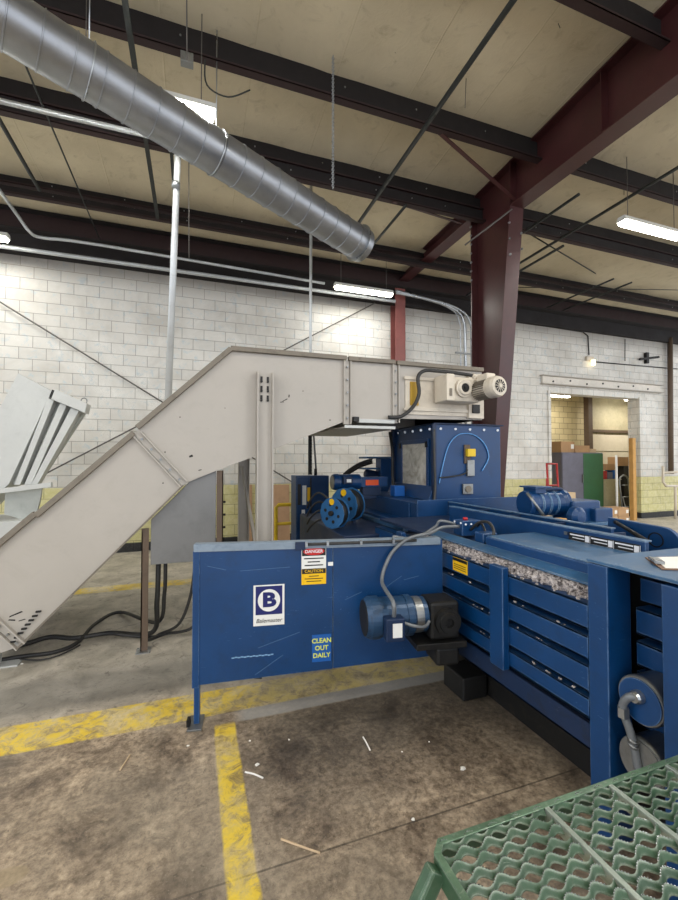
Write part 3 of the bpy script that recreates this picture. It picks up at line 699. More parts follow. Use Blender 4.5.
# ================================================================== TILTING BIN
Yb = 6.3
bn = thing('tilting_bin', 'pale grey ribbed dump bin tipped up behind the conveyor', 'bin', (-2.1, 6.8, 0))
P_ = lambda u, v, y=Yb: at(u, v, Y=y)
MB().prism([P_(-60, 470), P_(-22, 440), P_(0, 407), P_(18, 373), P_(52, 391), P_(9, 484), P_(-30, 520)], (0, .5, 0)).build('side_panel', M['bin'], bn, .006)
MB().prism([P_(50, 396, 6.42), P_(84, 413, 6.42), P_(36, 486, 6.42), P_(10, 484, 6.42)], (0, .12, 0)).build('ribbed_panel', M['bin_shade'], bn)
rm = MB().prism([P_(55, 389, 6.18), P_(87, 403.5, 6.18), P_(85, 413, 6.18), P_(51, 399, 6.18)], (0, .22, 0)); rm.build('rim', M['bin'], bn, .006)
MB().prism([P_(52, 389.5, 6.24), P_(56, 391, 6.24), P_(53, 398.5, 6.24), P_(49, 397, 6.24)], (0, .05, 0)).build('slot', M['black'], bn)
for (ua, ub, uc, ud) in [(48, 54, 14, 20), (60, 66.5, 24, 31), (71, 79, 31, 37)]:
    MB().prism([P_(ua, 398+(ua-48)*.42, 6.26), P_(ub, 398+(ub-48)*.42, 6.26), P_(ud, 485, 6.26), P_(uc, 485, 6.26)], (0, .15, 0)).build('rib', M['bin'], bn, .004)
MB().tube([P_(84+3*math.cos(q), 401+3*math.sin(q), 6.5) for q in [2*PI*j/12 for j in range(12)]], .008, 6, closed=True).build('ring', M['steel'], bn)
bf = thing('bin_tipper', 'pale grey tipping frame with curved rocker plate under the bin', 'tipper', (-2.2, 6.5, 0))
rk = [P_(5, 493), P_(42, 487)]+[P_(42-6*t*t-2*t, 487+16*t*2) for t in (.25, .5, .75, 1)]+[P_(26, 523), P_(14, 517), P_(4, 514)]
MB().prism(rk, (0, .04, 0)).build('rocker_plate', M['bin_shade'], bf, .004)
MB().bar(P_(-40, 496, 6.2), P_(52, 484.5, 6.2), .08, .06).build('cross_bar', M['bin'], bf, .004)
MB().prism([P_(-50, 525, 6.1), P_(0, 522, 6.1), P_(32, 520, 6.1), P_(28, 545, 6.1), P_(-50, 570, 6.1)], (0, .9, 0)).build('chute_lip', M['bin'], bf, .006)
MB().box(P_(-50, 525).x, P_(25, 525).x, 6.2, 6.9, 0, .5).build('base', M['bin_shade'], bf, .01)

# ================================================================== CONVEYOR
Y0, Y1 = 4.05, 5.62
cv = thing('incline_conveyor', 'pale grey enclosed conveyor climbing to the blue feed chute', 'conveyor', (0, 4.8, 0))
K = lambda x, z, y=Y0: Vector((x, y, z))
top = [(-1.95, .53), (.334, 2.739), (3.17, 2.745)]
poly1 = [(-1.95, .53), (-.477, 1.955), (-.075, 1.485), (-1.33, .19), (-1.62, .12)]
d = Vector((2.284, 0, 2.209)).normalized()
poly2 = [(-.477, 1.955), (.334, 2.739), (1.50, 2.742), (1.50, 2.11), (.62, 1.76), (.25, 1.62), (.02, 1.53), (-.075, 1.485)]
poly3 = [(1.50, 2.742), (2.06, 2.743), (2.06, 2.13), (1.50, 2.11)]
poly4 = [(2.06, 2.743), (3.20, 2.745), (3.20, 2.17), (2.06, 2.15)]
for nm, pl_ in (('incline_casing', poly1), ('curved_casing', poly2), ('level_casing', poly3), ('head_casing', poly4)):
    mb = MB(); mb.prism([K(x, z) for x, z in pl_], (0, .012, 0)); mb.prism([K(x, z, Y1-.012) for x, z in pl_], (0, .012, 0))
    # bottom pan and top cover
    if nm == 'incline_casing': segs = [((-1.62, .12), (-1.33, .19)), ((-1.33, .19), (-.075, 1.485))]
    elif nm == 'curved_casing': segs = [((-.075, 1.485), (.25, 1.62)), ((.25, 1.62), (.62, 1.76)), ((.62, 1.76), (1.5, 2.11))]
    elif nm == 'level_casing': segs = [((1.5, 2.11), (2.06, 2.13))]
    else: segs = [((3.19, 2.17), (3.19, 2.735))]
    for (xa_, za_), (xb_, zb_) in segs: mb.hexa([(xa_, Y0+.012, za_), (xb_, Y0+.012, zb_), (xb_, Y1-.012, zb_), (xa_, Y1-.012, za_), (xa_, Y0+.012, za_+.012), (xb_, Y0+.012, zb_+.012), (xb_, Y1-.012, zb_+.012), (xa_, Y1-.012, za_+.012)])
    xt = [x for x, z in pl_]; ts = {'incline_casing': [(-1.95, .53), (-.477, 1.955)], 'curved_casing': [(-.477, 1.955), (.334, 2.739), (1.5, 2.742)], 'level_casing': [(1.5, 2.742), (2.06, 2.743)], 'head_casing': [(2.06, 2.743), (3.2, 2.745)]}[nm]
    for (xa_, za_), (xb_, zb_) in zip(ts, ts[1:]): mb.hexa([(xa_, Y0+.012, za_-.03), (xb_, Y0+.012, zb_-.03), (xb_, Y1-.012, zb_-.03), (xa_, Y1-.012, za_-.03), (xa_, Y0+.012, za_-.02), (xb_, Y0+.012, zb_-.02), (xb_, Y1-.012, zb_-.02), (xa_, Y1-.012, za_-.02)])
    mb.build(nm, M['cream'], cv)
# top rails (angle lip)
def toprail(p, q, nm='top_rail', m='cream_dark'):
    a, b = K(*p, Y0-.02), K(*q, Y0-.02); MB().bar(a, b, .05, .045).build(nm, M[m], cv, .004); MB().bar(K(*p, Y1+.0), K(*q, Y1+.0), .05, .045).build(nm, M[m], cv, .004)
toprail((-1.95, .56), (-1.22, 1.264)); toprail((-1.215, 1.245), (-.50, 1.937)); toprail((-.475, 1.985), (.32, 2.753)); toprail((.32, 2.757), (1.49, 2.76)); toprail((1.51, 2.757), (2.05, 2.76)); toprail((2.07, 2.757), (3.2, 2.76))
# bottom edge lip
MB().bar(K(-1.33, .185, Y0-.01), K(-.09, 1.47, Y0-.01), .03, .015).build('bottom_lip', M['cream_dark'], cv)
# joint flanges
def joint(a, b, nm='joint_flange'):
    a, b = K(*a, Y0-.015), K(*b, Y0-.015); dd = (b-a).normalized(); nn = Vector((dd.z, 0, -dd.x)); mb = MB()
    for s_ in (-.035, .035): mb.bar(a+nn*s_, b+nn*s_, .012, .045, (0, 1, 0))
    mb.build(nm, M['cream'], cv, .002)
    n = 5; bolts(MB(), [a.lerp(b, (i+.5)/n)+Vector((0, -.006, 0)) for i in range(n)], (0, -1, 0), .012, .012).build('bolts', M['steel'], cv)
    MB().bar(a+Vector((0,.008,0)), b+Vector((0,.008,0)), .05, .006, (0, 1, 0)).build('joint_gasket', M['cream'], cv)
joint((-.475, 1.93), (-.085, 1.48)); joint((1.50, 2.735), (1.50, 2.07)); joint((2.06, 2.735), (2.06, 2.10))
joint((-1.60, .56), (-1.30, .20))
# drop pan beneath level section
MB().hexa([(1.46, 4.02, 2.03), (2.04, 4.02, 2.03), (2.04, 5.5, 2.03), (1.30, 5.5, 2.03), (1.46, 4.02, 2.045), (2.04, 4.02, 2.045), (2.04, 5.5, 2.045), (1.30, 5.5, 2.045)]).build('drip_pan', M['cream'], cv)
MB().box(1.62, 2.03, 4.0, 4.045, 2.09, 2.13).box(1.46, 2.04, 4.0, 4.02, 2.03, 2.06).build('pan_lip', M['bin'], cv, .003)
MB().box(1.56, 1.62, 4.0, 4.045, 2.10, 2.15).build('latch', M['black'], cv)
# head details: side plate, straps, amber window
MB().box(2.18, 3.0, 4.035, 4.048, 2.20, 2.62).build('bearing_plate', M['beige'], cv, .003)
for z in (2.26, 2.60): MB().box(2.16, 3.0, 4.015, 4.034, z-.018, z+.018).build('strap_bar', M['beige'], cv, .003)
MB().box(2.235, 2.335, 4.02, 4.034, 2.30, 2.56).build('amber_label', flat('amber', (176, 140, 40), .5), cv)
MB().box(2.98, 3.19, 4.0, 4.04, 2.18, 2.70).build('end_post', M['beige'], cv, .004)
MB().box(3.02, 3.12, 3.98, 3.998, 2.24, 2.34).build('switch', M['black'], cv, .004)
# gear motor
gb = MB(); gy = 3.86
gb.box(2.58, 2.98, gy-.08, 4.03, 2.33, 2.60)
g_ = gb.build('gearbox', M['beige'], cv, .03)
MB().box(2.52, 2.62, gy-.11, 4.0, 2.33, 2.62).build('gearbox_end_cover', M['beige'], g_, .012)
MB().box(2.55, 2.58, gy-.118, gy-.11, 2.38, 2.46).build('oil_gauge', M['cream_dark'], g_)
MB().lathe((2.74, gy-.08, 2.475), (0, -1, 0), [(0, .10), (.03, .10), (.035, .085), (.05, .075), (.05, .05), (.02, .045), (.02, 0)], 28).build('hub', M['beige'], g_)
MB().lathe((2.74, gy-.095, 2.475), (0, -1, 0), [(0, .045), (.035, .045), (.035, .018), (.05, .018)], 16).build('shaft', M['dark_metal'], g_)
mc = Vector((2.93, gy-.03, 2.45)); md = Vector((.10, -1, .04)).normalized()
mo = MB().lathe(mc, md, [(-.05, .08), (0, .12), (.01, .12), (.03, .088), (.24, .088)], 30).build('motor', M['beige'], cv)
fn = MB(); e1 = md.cross(Vector((0, 0, 1))).normalized(); e2 = e1.cross(md)
for i in range(26):
    q = 2*PI*i/26; rr = e1*math.cos(q)+e2*math.sin(q)
    fn.obox(mc+md*.15+rr*.094, md, rr, md.cross(rr), .18, .03, .005)
fn.build('cooling_fins', M['cream_dark'], mo)
MB().lathe(mc+md*.24, md, [(0, .10), (0, .112), (.09, .112), (.12, .10), (.125, .07)], 32).build('fan_cover', M['beige'], mo)
MB().lathe(mc+md*.366, md, [(0, .068), (.003, .068), (.003, .062), (-.002, .062)], 32).build('fan_grille', M['dark_metal'], mo)
sp_ = MB()
for i in range(12):
    q = 2*PI*i/12; rr = e1*math.cos(q)+e2*math.sin(q); sp_.bar(mc+md*.371+rr*.02, mc+md*.371+rr*.068, .005, .006)
sp_.lathe(mc+md*.368, md, [(0, .022), (.01, .02)], 14); sp_.build('grille_spokes', M['beige'], mo)
MB().obox(mc+md*.17+Vector((0, 0, .125)), md, e1, e2, .16, .12, .07).build('terminal_box', M['beige'], mo, .012)
MB().cyl(mc+md*.03+Vector((0, 0, .14)), mc-md*.03+Vector((0, 0, .20)), .025, 12).build('cable_gland', M['beige'], mo)
MB().tube(smooth_path([mc-md*.02+Vector((0, 0, .19)), (2.72, 3.86, 2.655), (2.50, 3.90, 2.67), (2.36, 3.93, 2.67), (2.29, 3.95, 2.60), (2.30, 3.95, 2.42), (2.24, 3.97, 2.28), (2.10, 3.98, 2.17), (1.95, 3.99, 2.155)], 6), .020, 10).build('motor_cable', M['cable'], cv)
# legs
def cleg(x0, x1, y, zt_, m='cream'):
    mb = MB(); mb.box(x0, x1, y, y+.01, .01, zt_); mb.box(x0, x0+.012, y-.05, y+.06, .01, zt_-.02); mb.box(x1-.012, x1, y-.05, y+.06, .01, zt_-.02)
    mb.box(x0-.04, x1+.04, y-.08, y+.10, 0, .012); return mb.build('leg', M[m], cv)
l1 = cleg(.56, .715, 3.985, 2.56)
sl = MB()
for x in (.605, .665):
    for i in range(3): sl.box(x-.01, x+.01, 3.978, 3.984, 2.46-i*.09, 2.50-i*.09)
    for i in range(3): sl.cyl((x, 3.984, 2.45-i*.09), (x, 3.968, 2.45-i*.09), .012, 6)
sl.build('slots', M['black'], l1)
cleg(.56, .70, 5.66, 1.76)
MB().bar((.60, 4.06, .70), (.60, 5.6, 1.60), .03, .05).build('leg_brace', M['cream'], cv)
for (u, v) in ((6, 665), (62, 598)):
    q = at(u, v, Z=0); MB().box(q.x-.11, q.x+.10, q.y-.06, q.y+.06, 0, .012).box(q.x-.05, q.x-.04, q.y-.03, q.y+.03, .012, .25).build('foot_plate', M['bin'], cv, .002)
MB().box(-1.62, -1.52, 4.10, 5.70, .10, .24).build('tail_cross_member', M['cream_dark'], cv)
MB().cyl((-1.55, 4.02, .42), (-1.55, 4.0, .42), .06, 20).build('tail_bearing', M['dark_metal'], cv)
# chips in the paint
chp = MB(); y_ = Y0-.0015
def mark(u, v, w_, h_, a=0):
    q = at(u, v, Y=y_); c, s_ = math.cos(a), math.sin(a)
    chp.quad(*[(q.x+(i*w_*c-j*h_*s_)/2, y_, q.z+(i*w_*s_+j*h_*c)/2) for i, j in ((-1,-1),(1,-1),(.8,1),(-.9,.6))])
for a_ in [(285, 400, .06, .008, .5), (289, 396, .03, .012, 1.4), (282, 402, .04, .008, .1), (191, 456, .035, .02, .3), (16, 614, .10, .012, .35), (12, 620, .05, .012, -.2), (22, 620, .05, .008, .2), (200, 470, .03, .008, .2), (330, 420, .02, .01, 0), (165, 452, .012, .012, 0), (163, 483, .012, .012, 0), (303, 391, .01, .01, 0), (225, 408, .008, .008, 0), (180, 417, .01, .01, 0)]: mark(*a_)
for i in range(8):
    q = at(38-i*3.6, 612+i*4.3, Y=Y0-.02); chp.box(q.x-.018, q.x+.018, Y0-.02, Y0-.002, q.z-.006, q.z+.006)
chp.build('paint_chips', M['black'], cv)

# cabinet under the conveyor
cg = thing('steel_guard_cabinet', 'plain grey steel cabinet on brown angle legs under the conveyor', 'cabinet', (-.1, 4.12, 0))
zt1 = 1.60
MB().prism([(-.36, 4.09, .76), (.20, 4.09, .76), (.20, 4.09, zt1), (.04, 4.09, zt1), (-.06, 4.09, 1.475), (-.36, 4.09, 1.165)], (0, .02, 0)).build('back_panel', M['cab_grey'], cg, .003)
lg = MB(); lg.box(-.435, -.375, 4.08, 4.09, .01, 1.09).box(-.435, -.425, 4.08, 4.14, .01, 1.06); lg.build('leg', M['brown'], cg)
lg = MB(); lg.box(.205, .265, 4.08, 4.09, .01, zt1).box(.255, .265, 4.08, 4.14, .01, zt1); lg.build('leg', M['brown'], cg)
for x in (-.41, .24): MB().box(x-.06, x+.06, 4.04, 4.16, 0, .01).build('foot_plate', M['galv'], cg)
bolts(MB(), [(.268, 4.11, 1.3-.12*i) for i in range(4)], (1, 0, 0), .012, .02).build('bolts', M['dark_metal'], cg)
# floor cables
def fcable(lab, pts, r, m='cable'):
    o = MB().tube(smooth_path(pts, 7), r, 8).build('power_cable', M[m]); tag(o, lab, 'cable', 'power cables on the floor')
g = lambda u, v, z=.02: at(u, v, Z=z)
pc = lambda x, z: Vector((x, 4.16, z))
fcable('thick black cable looping from the cabinet leftwards along the floor', [(-.30, 4.16, .75), (-.31, 4.17, .40), (-.36, 4.3, .08), g(110, 633), g(75, 638), g(50, 637), g(22, 645), g(5, 648)], .022)
fcable('black cable with an S bend running under the thick one', [(-.24, 4.16, .75), (-.25, 4.2, .45), (-.32, 4.35, .15), g(120, 612), g(95, 624), g(78, 642), g(55, 652), g(25, 656), g(0, 660)], .017)
fcable('thin black cable nearest the blue cover sweeping to the cabinet', [(.02, 4.16, .75), (-.02, 4.2, .42), (-.12, 4.25, .15), g(160, 634), g(150, 637), g(115, 634, .05)], .014)
fcable('thin black cable dropping steeply right of the cabinet leg', [(.16, 4.16, .75), (.10, 4.2, .40), (.0, 4.2, .12), g(165, 634), g(148, 640), g(146, 636, .03)], .014)
fcable('slim grey cable lying flat near the conveyor foot', [g(80, 645), g(60, 655), g(40, 660), g(20, 659)], .007)

# ================================================================== BALER
bl = thing('baler', 'big blue horizontal baler with slatted side and flat steel deck', 'baler', (2.6, 3, 0))
XF = 1.73
def slat(x, y0, y1, z0, z1, nm='side_slat', m='blue'):
    mb = MB(); mb.box(x, x+.012, y0, y1, z0, z1); mb.box(x, x+.09, y0, y1, z1-.012, z1); mb.box(x, x+.09, y0, y1, z0, z0+.012); o = mb.build(nm, M[m], bl, .002)
    return o
for z0, z1 in ((.912, 1.033), (.772, .884), (.625, .749), (.506, .602)):
    slat(XF, 1.455, 3.85, z0, z1)
    slat(1.90, .2, 1.35, z0, z1)
slat(XF+.01, 1.455, 3.85, .358, .489, 'bottom_channel', 'blue_dark')
MB().box(2.02, 3.4, .2, 5.5, 0.0, .30).build('skid', M['dark_metal'], bl)
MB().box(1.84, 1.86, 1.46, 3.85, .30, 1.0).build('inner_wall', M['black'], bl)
MB().box(2.02, 2.04, .2, 1.46, .30, 1.226).box(1.876, 2.04, 1.462, 1.47, .30, 1.22).build('inner_wall', M['dark_metal'], bl)
MB().box(1.93, 2.0, .2, 1.35, 1.06, 1.16).build('upper_rail', M['blue'], bl, .003)
# end posts
MB().box(XF, 1.875, 1.355, 1.452, 0, 1.225).build('end_post', M['blue'], bl, .004)
MB().box(XF, 1.875, .98, 1.13, 0, 1.215).build('end_post', M['blue'], bl, .004)
MB().box(XF, 1.875, .30, .45, 0, 1.215).build('end_post', M['blue'], bl, .004)
mpst = MB(); mpst.box(1.685, XF-.001, 1.965, 2.08, .49, 1.075); mpst.build('stiffener_post', M['blue'], bl, .004)
MB().box(1.685, XF-.001, 3.2, 3.3, .49, 1.075).build('stiffener_post', M['blue'], bl, .004)
MB().box(XF, 3.35, .2, 1.46, 1.228, 1.245).build('deck_plate', M['blue_top'], bl, .003)
MB().box(1.80, 3.3, 1.12, 1.14, 1.12, 1.226).box(1.80, 3.3, .46, .48, 1.12, 1.226).build('deck_rib', M['blue_dark'], bl)
# top beams
MB().box(1.86, 2.285, 1.47, 2.33, 1.11, 1.185).build('top_beam', M['blue'], bl, .008)
MB().box(1.87, 2.275, 1.47, 2.32, 1.186, 1.191).build('top_wear_plate', M['blue_top'], bl)
MB().hexa([(1.775, 1.46, 1.103), (1.86, 1.46, 1.118), (1.86, 2.9, 1.118), (1.775, 2.9, 1.103), (1.775, 1.46, 1.112), (1.86, 1.46, 1.132), (1.86, 2.9, 1.132), (1.775, 2.9, 1.112)]).build('sloped_lip', M['blue_top'], bl)
MB().box(1.80, 3.35, 2.33, 3.88, 1.08, 1.10).box(2.32, 2.88, 1.47, 2.34, 1.0, 1.03).build('top_pan', M['blue_dark'], bl)
MB().box(2.29, 2.315, 1.57, 3.38, 1.10, 1.258).build('guide_rail', M['blue'], bl, .002)
MB().box(2.285, 2.34, 1.57, 3.38, 1.258, 1.266).build('rail_cap', M['blue_top'], bl, .001)
MB().box(2.60, 2.625, 2.0, 3.86, 1.08, 1.245).build('guide_rail', M['blue'], bl, .002)
MB().box(2.595, 2.64, 2.0, 3.86, 1.245, 1.252).build('rail_cap', M['blue_top'], bl, .001)
for y in (1.9, 2.35, 2.8, 3.2): MB().box(2.316, 2.595, y, y+.012, 1.12, 1.24).build('cross_rib', M['blue_dark'], bl)
# machine labels on rail
pt = thing  # alias unused
yA, yB = at(568.7, 545, X=2.283).y, at(640, 552, X=2.283).y
print('placard', yA, yB)
lo_ = MB().box(2.283, 2.2895, yB, yA, 1.150, 1.238).build('warning_placard', M['signblack'], bl)
lb = MB(); dy_ = (yA-yB)/3
for i in range(3):
    y = yB+i*dy_; lb.box(2.280, 2.283, y+.004, y+.03, 1.195, 1.232)
    lb.box(2.281, 2.283, y+.036, y+dy_-.012, 1.222, 1.230); lb.box(2.281, 2.283, y+.036, y+dy_-.03, 1.205, 1.210)
    for j in range(3): lb.box(2.281, 2.283, y+.008+.006*j, y+dy_-.016, 1.186-j*.011, 1.190-j*.011)
    lb.box(2.281, 2.283, y-.003, y-.001, 1.152, 1.236)
lb.build('placard_print', M['letter_w'], lo_)
MB().box(2.2815, 2.289, yA+.01, yA+.035, 1.215, 1.235).build('oval_plate', M['steel'], bl)
# clevis plate
cpz = MB(); c = Vector((2.9, 1.86, 1.13)); outer = [(2.9, 2.26, .96), (2.9, 2.26, 1.275)]+[(2.9, 1.90, 1.262)]+[tuple(x) for x in arc((2.9, 1.88, 1.15), (0, 0, 1), (0, -1, 0), .112, 0, PI*.75, 8)]+[(2.9, 1.86, .96)]
cpz.prism(outer, (.03, 0, 0)); cpz.build('clevis_plate', M['blue'], bl, .004)
MB().lathe((2.905, 1.92, 1.17), (-1, 0, 0), [(0, .05), (.009, .05), (.009, .042), (.002, .042)], 20).build('clevis_hole', M['dark_metal'], bl)
MB().box(2.94, 3.35, 1.5, 2.3, 1.08, 1.10).build('side_ledge', M['blue_top'], bl)
MB().cyl((2.64, 1.8, 1.20), (2.9, 2.2, 1.25), .014, 8).build('tie_rod', M['dark_metal'], bl)
# low barrier in front of chute
MB().box(2.24, 3.60, 3.89, 3.905, .98, 1.272).build('barrier_plate', M['blue'], bl, .003)
MB().box(2.24, 3.4, 3.908, 5.6, .3, 1.24).build('rear_body', M['blue'], bl, .01)
MB().box(1.36, 2.23, 3.75, 5.5, .25, .97).build('tier_body', M['blue_dark'], bl, .01)
MB().box(2.06, 2.22, 3.75, 5.4, .975, 1.05).build('tier_rail', M['blue'], bl, .004)
MB().box(2.0, 2.05, 3.75, 5.4, .975, 1.02).build('tier_strip', M['blue_top'], bl, .002)
MB().hexa([(2.225, 4.05, 1.0), (2.235, 4.05, 1.0), (2.235, 5.4, 1.0), (2.225, 5.4, 1.0), (2.225, 4.05, 1.24), (2.235, 4.05, 1.24), (2.235, 5.4, 1.24), (2.225, 5.4, 1.24)]).build('side_step', M['blue'], bl)
# hydraulic cylinders in the opening
def hcyl(z, y, r_, m, m2):
    o = MB().lathe((1.765, y, z), (1, 0, 0), [(0, r_*.96), (.006, r_), (.03, r_), (.03, r_*.97), (.13, r_*.97), (.13, .0)], 40).build('tension_cylinder', M[m], bl)
    for p in o.data.polygons: p.use_smooth = abs(p.normal.x) < .5
    MB().lathe((1.759, y, z), (1, 0, 0), [(0, .0), (.0, r_*.9), (.02, r_*.9)], 36).build('cylinder_cap', M[m2], o); return o
h1 = hcyl(.695, 1.243, .098, 'steel', 'blue'); h2 = hcyl(.44, 1.243, .098, 'steel', 'steel')
MB().lathe((1.765, 1.243, .715), (-1, 0, 0), [(0, .028), (.03, .026), (.04, .02)], 14).build('hose_fitting', M['galv'], h1)
MB().tube(smooth_path([(1.74, 1.243, .715), (1.725, 1.26, .71), (1.722, 1.285, .67), (1.728, 1.285, .62), (1.74, 1.27, .56), (1.75, 1.255, .47), (1.755, 1.245, .40), (1.76, 1.235, .36)], 5), .016, 10).build('hose', M['grey_hose'], bl)
MB().lathe((1.722, 1.285, .655), (0, 0, -1), [(0, .018), (0, .023), (.04, .023), (.04, .018)], 6).build('hose_nut', M['galv'], bl)
for zz in (.5, .52): MB().cyl((1.745, 1.263, zz), (1.747, 1.26, zz+.012), .021, 10).build('hose_clamp', M['steel'], bl)
# sticker on the top slat
q0, q1 = at(453, 555, X=XF-.002), at(467.5, 572, X=XF-.002)
sg = MB().box(XF-.004, XF-.0005, q1.y, q0.y, .93, 1.022).build('caution_sticker', M['signyellow'], bl)
MB().box(XF-.006, XF-.0042, q1.y+.002, q0.y-.002, 1.000, 1.020).build('sticker_header', M['signblack'], sg)
for i in range(3): MB().box(XF-.006, XF-.0042, q1.y+.015, q0.y-.015, .975-.014*i, .979-.014*i).build('sticker_lines', M['signblack'], sg)
# power box and hoses on the rim
bx = MB().box(1.93, 2.10, 2.68, 2.80, 1.12, 1.235).build('limit_switch_box', M['blue'], bl, .006)
bolts(MB(), [(1.93, 2.70+.08*i, 1.22) for i in range(2)]+[(1.96+.05*i, 2.68, 1.21) for i in range(3)], (-.5, -.8, 0), .008, .008).build('box_screws', M['letter_w'], bx)
MB().cyl((2.0, 2.74, 1.235), (2.0, 2.74, 1.252), .018, 10).build('red_button', M['red'], bx)
MB().box(1.90, 2.02, 2.40, 2.50, 1.11, 1.19).build('small_valve', M['blue'], bl, .01)
MB().tube(smooth_path([(2.0, 2.67, 1.17), (1.98, 2.55, 1.24), (1.96, 2.42, 1.26), (1.93, 2.33, 1.21), (1.92, 2.37, 1.13), (1.93, 2.47, 1.12)], 6), .011, 8).build('hose', M['cable'], bl)
MB().tube(smooth_path([(2.06, 2.67, 1.19), (2.02, 2.58, 1.23), (1.99, 2.50, 1.20), (1.96, 2.46, 1.18)], 6), .009, 8).build('hose', M['cable'], bl)

# paper bale inside
pb = MB(); n_y, n_z = 180, 14
def pbx(y, z): return 1.772+.030*noise.noise(Vector((y*26, z*40, 1)))+.018*noise.noise(Vector((y*75, z*90, 4)))
g_ = [[pb.b.verts.new((pbx(1.48+1.5*i/n_y, .99+.11*j/n_z)+(.022*(j/n_z)**3), 1.48+1.5*i/n_y, .99+(.103+.010*noise.noise(Vector((i*.35, 3, 0))))*j/n_z)) for j in range(n_z+1)] for i in range(n_y+1)]
for i in range(n_y):
    for j in range(n_z): pb.b.faces.new((g_[i][j], g_[i+1][j], g_[i+1][j+1], g_[i][j+1]))
bk = [[pb.b.verts.new((1.838, 1.48+1.5*i/n_y, z)) for i in range(n_y+1)] for z in (.99, 1.09)]
for i in range(n_y):
    pb.b.faces.new((g_[i][0], bk[0][i], bk[0][i+1], g_[i+1][0])); pb.b.faces.new((g_[i][-1], g_[i+1][-1], bk[1][i+1], bk[1][i])); pb.b.faces.new((bk[0][i], bk[1][i], bk[1][i+1], bk[0][i+1]))
tag(pb.build('paper_bale', M['shred']), 'crumpled grey shredded paper bale showing above the top slat of the baler', 'paper bale')
for i in range(44):
    rr = random.Random(i); y = rr.uniform(1.5, 2.62); z = rr.choice([1.034, .885, .885, .75, .75, .603]); s_ = rr.uniform(.003, .008)
    o = MB().hexa([(XF+.005+a*s_*rr.uniform(.6, 1.4), y+b*s_*rr.uniform(.6, 1.8), z+c*s_*1.2) for a, b, c in ((0,-1,0),(1,-1,0),(1,1,0),(0,1,0),(0,-1,1),(1,-1,1),(1,1,1),(0,1,1))]).build('paper_scrap', M['shred'])
    tag(o, 'tiny pale paper scrap caught on the slats of the baler side', 'paper scrap', 'paper scraps on the baler slats')

# clipboard
cl = thing('clipboard', 'clipboard with white paper lying on the baler deck at right', 'clipboard', (2.35, 1.35, 1.246))
c0, c1, c2, c3 = at(645, 558, Z=1.246), at(662, 570, Z=1.246), at(700, 571, Z=1.246), at(690, 557, Z=1.246)
MB().prism([c0, c1, c2, c3], (0, 0, .004)).build('board', M['clip'], cl)
i0 = (c0+c1+c2+c3)/4; MB().prism([i0.lerp(c, .88)+Vector((0, 0, .0045)) for c in (c0.lerp(c3, .12), c1.lerp(c2, .06), c2, c3)], (0, 0, .002)).build('paper', M['paper'], cl)
MB().obox(c0.lerp(c1, .5)+(c3-c0)*.09+Vector((0, 0, .013)), c1-c0, (c1-c0).cross(Vector((0, 0, 1))), (0, 0, 1), .09, .03, .012).cyl(c0.lerp(c1, .3)+Vector((0, 0, .016)), c0.lerp(c1, .7)+Vector((0, 0, .016)), .007, 8).build('clip', M['galv'], cl)

# feed chute
fc = thing('feed_chute', 'blue steel feed chute box with dusty window under the conveyor head', 'chute', (3.05, 4.6, 1.24))
x0, x1, y0, y1, z0, z1 = 2.60, 3.52, 4.12, 5.15, 1.245, 2.11
MB().box(x0, x1, y0, y0+.01, z0, z1).box(x0, x0+.01, y0+.01, y1, z0, z1).box(x1-.01, x1, y0+.01, y1, z0, z1).box(x0, x1, y1, y1+.01, z0, z1).build('casing', M['blue'], fc, .004)
MB().box(x0-.03, x1+.03, y0-.03, y1+.03, z1, z1+.015).build('top_flange', M['blue_dark'], fc, .003)
bolts(MB(), [(x0+.08+.2*i, y0-.002, z1-.05) for i in range(5)]+[(x0-.002, y0+.1+.2*i, z1-.05) for i in range(5)], (-.5, -.8, 0), .016, .014).build('bolts', M['galv'], fc)
def fy(u): return at(u, 450, X=x0-.005).y
ya, yb_ = fy(427), fy(403)
za, zb2 = at(415, 490, X=x0-.005).z, at(415, 444, X=x0-.005).z
MB().box(x0-.012, x0-.004, ya, yb_, za, zb2).build('window_pane', M['pane'], fc)
fr = MB(); 
for (a, b, c, d_) in ((ya-.05, ya, za-.05, zb2+.05), (yb_, yb_+.05, za-.05, zb2+.05), (ya, yb_, za-.05, za), (ya, yb_, zb2, zb2+.05)): fr.box(x0-.022, x0-.002, a, b, c, d_)
fr.build('window_frame', M['blue'], fc, .003)
for y in (ya-.02, yb_+.03): MB().box(x0-.04, x0-.02, y-.015, y+.015, zb2-.05, zb2+.02).build('latch', M['dark_metal'], fc)
MB().box(x0-.05, x0-.0, y0-.04, y0, z0, z1).box(x0-.04, x0, y1-.05, y1, z0, z1).build('corner_angle', M['blue_dark'], fc, .003)
MB().hexa([(x0-.10, y0-.02, 1.245), (x0-.02, y0-.02, 1.245), (x0-.02, y1, 1.245), (x0-.10, y1, 1.245), (x0-.03, y0-.02, 1.40), (x0-.022, y0-.02, 1.40), (x0-.022, y1, 1.40), (x0-.03, y1, 1.40)]).build('skirt_plate', M['blue'], fc, .003)
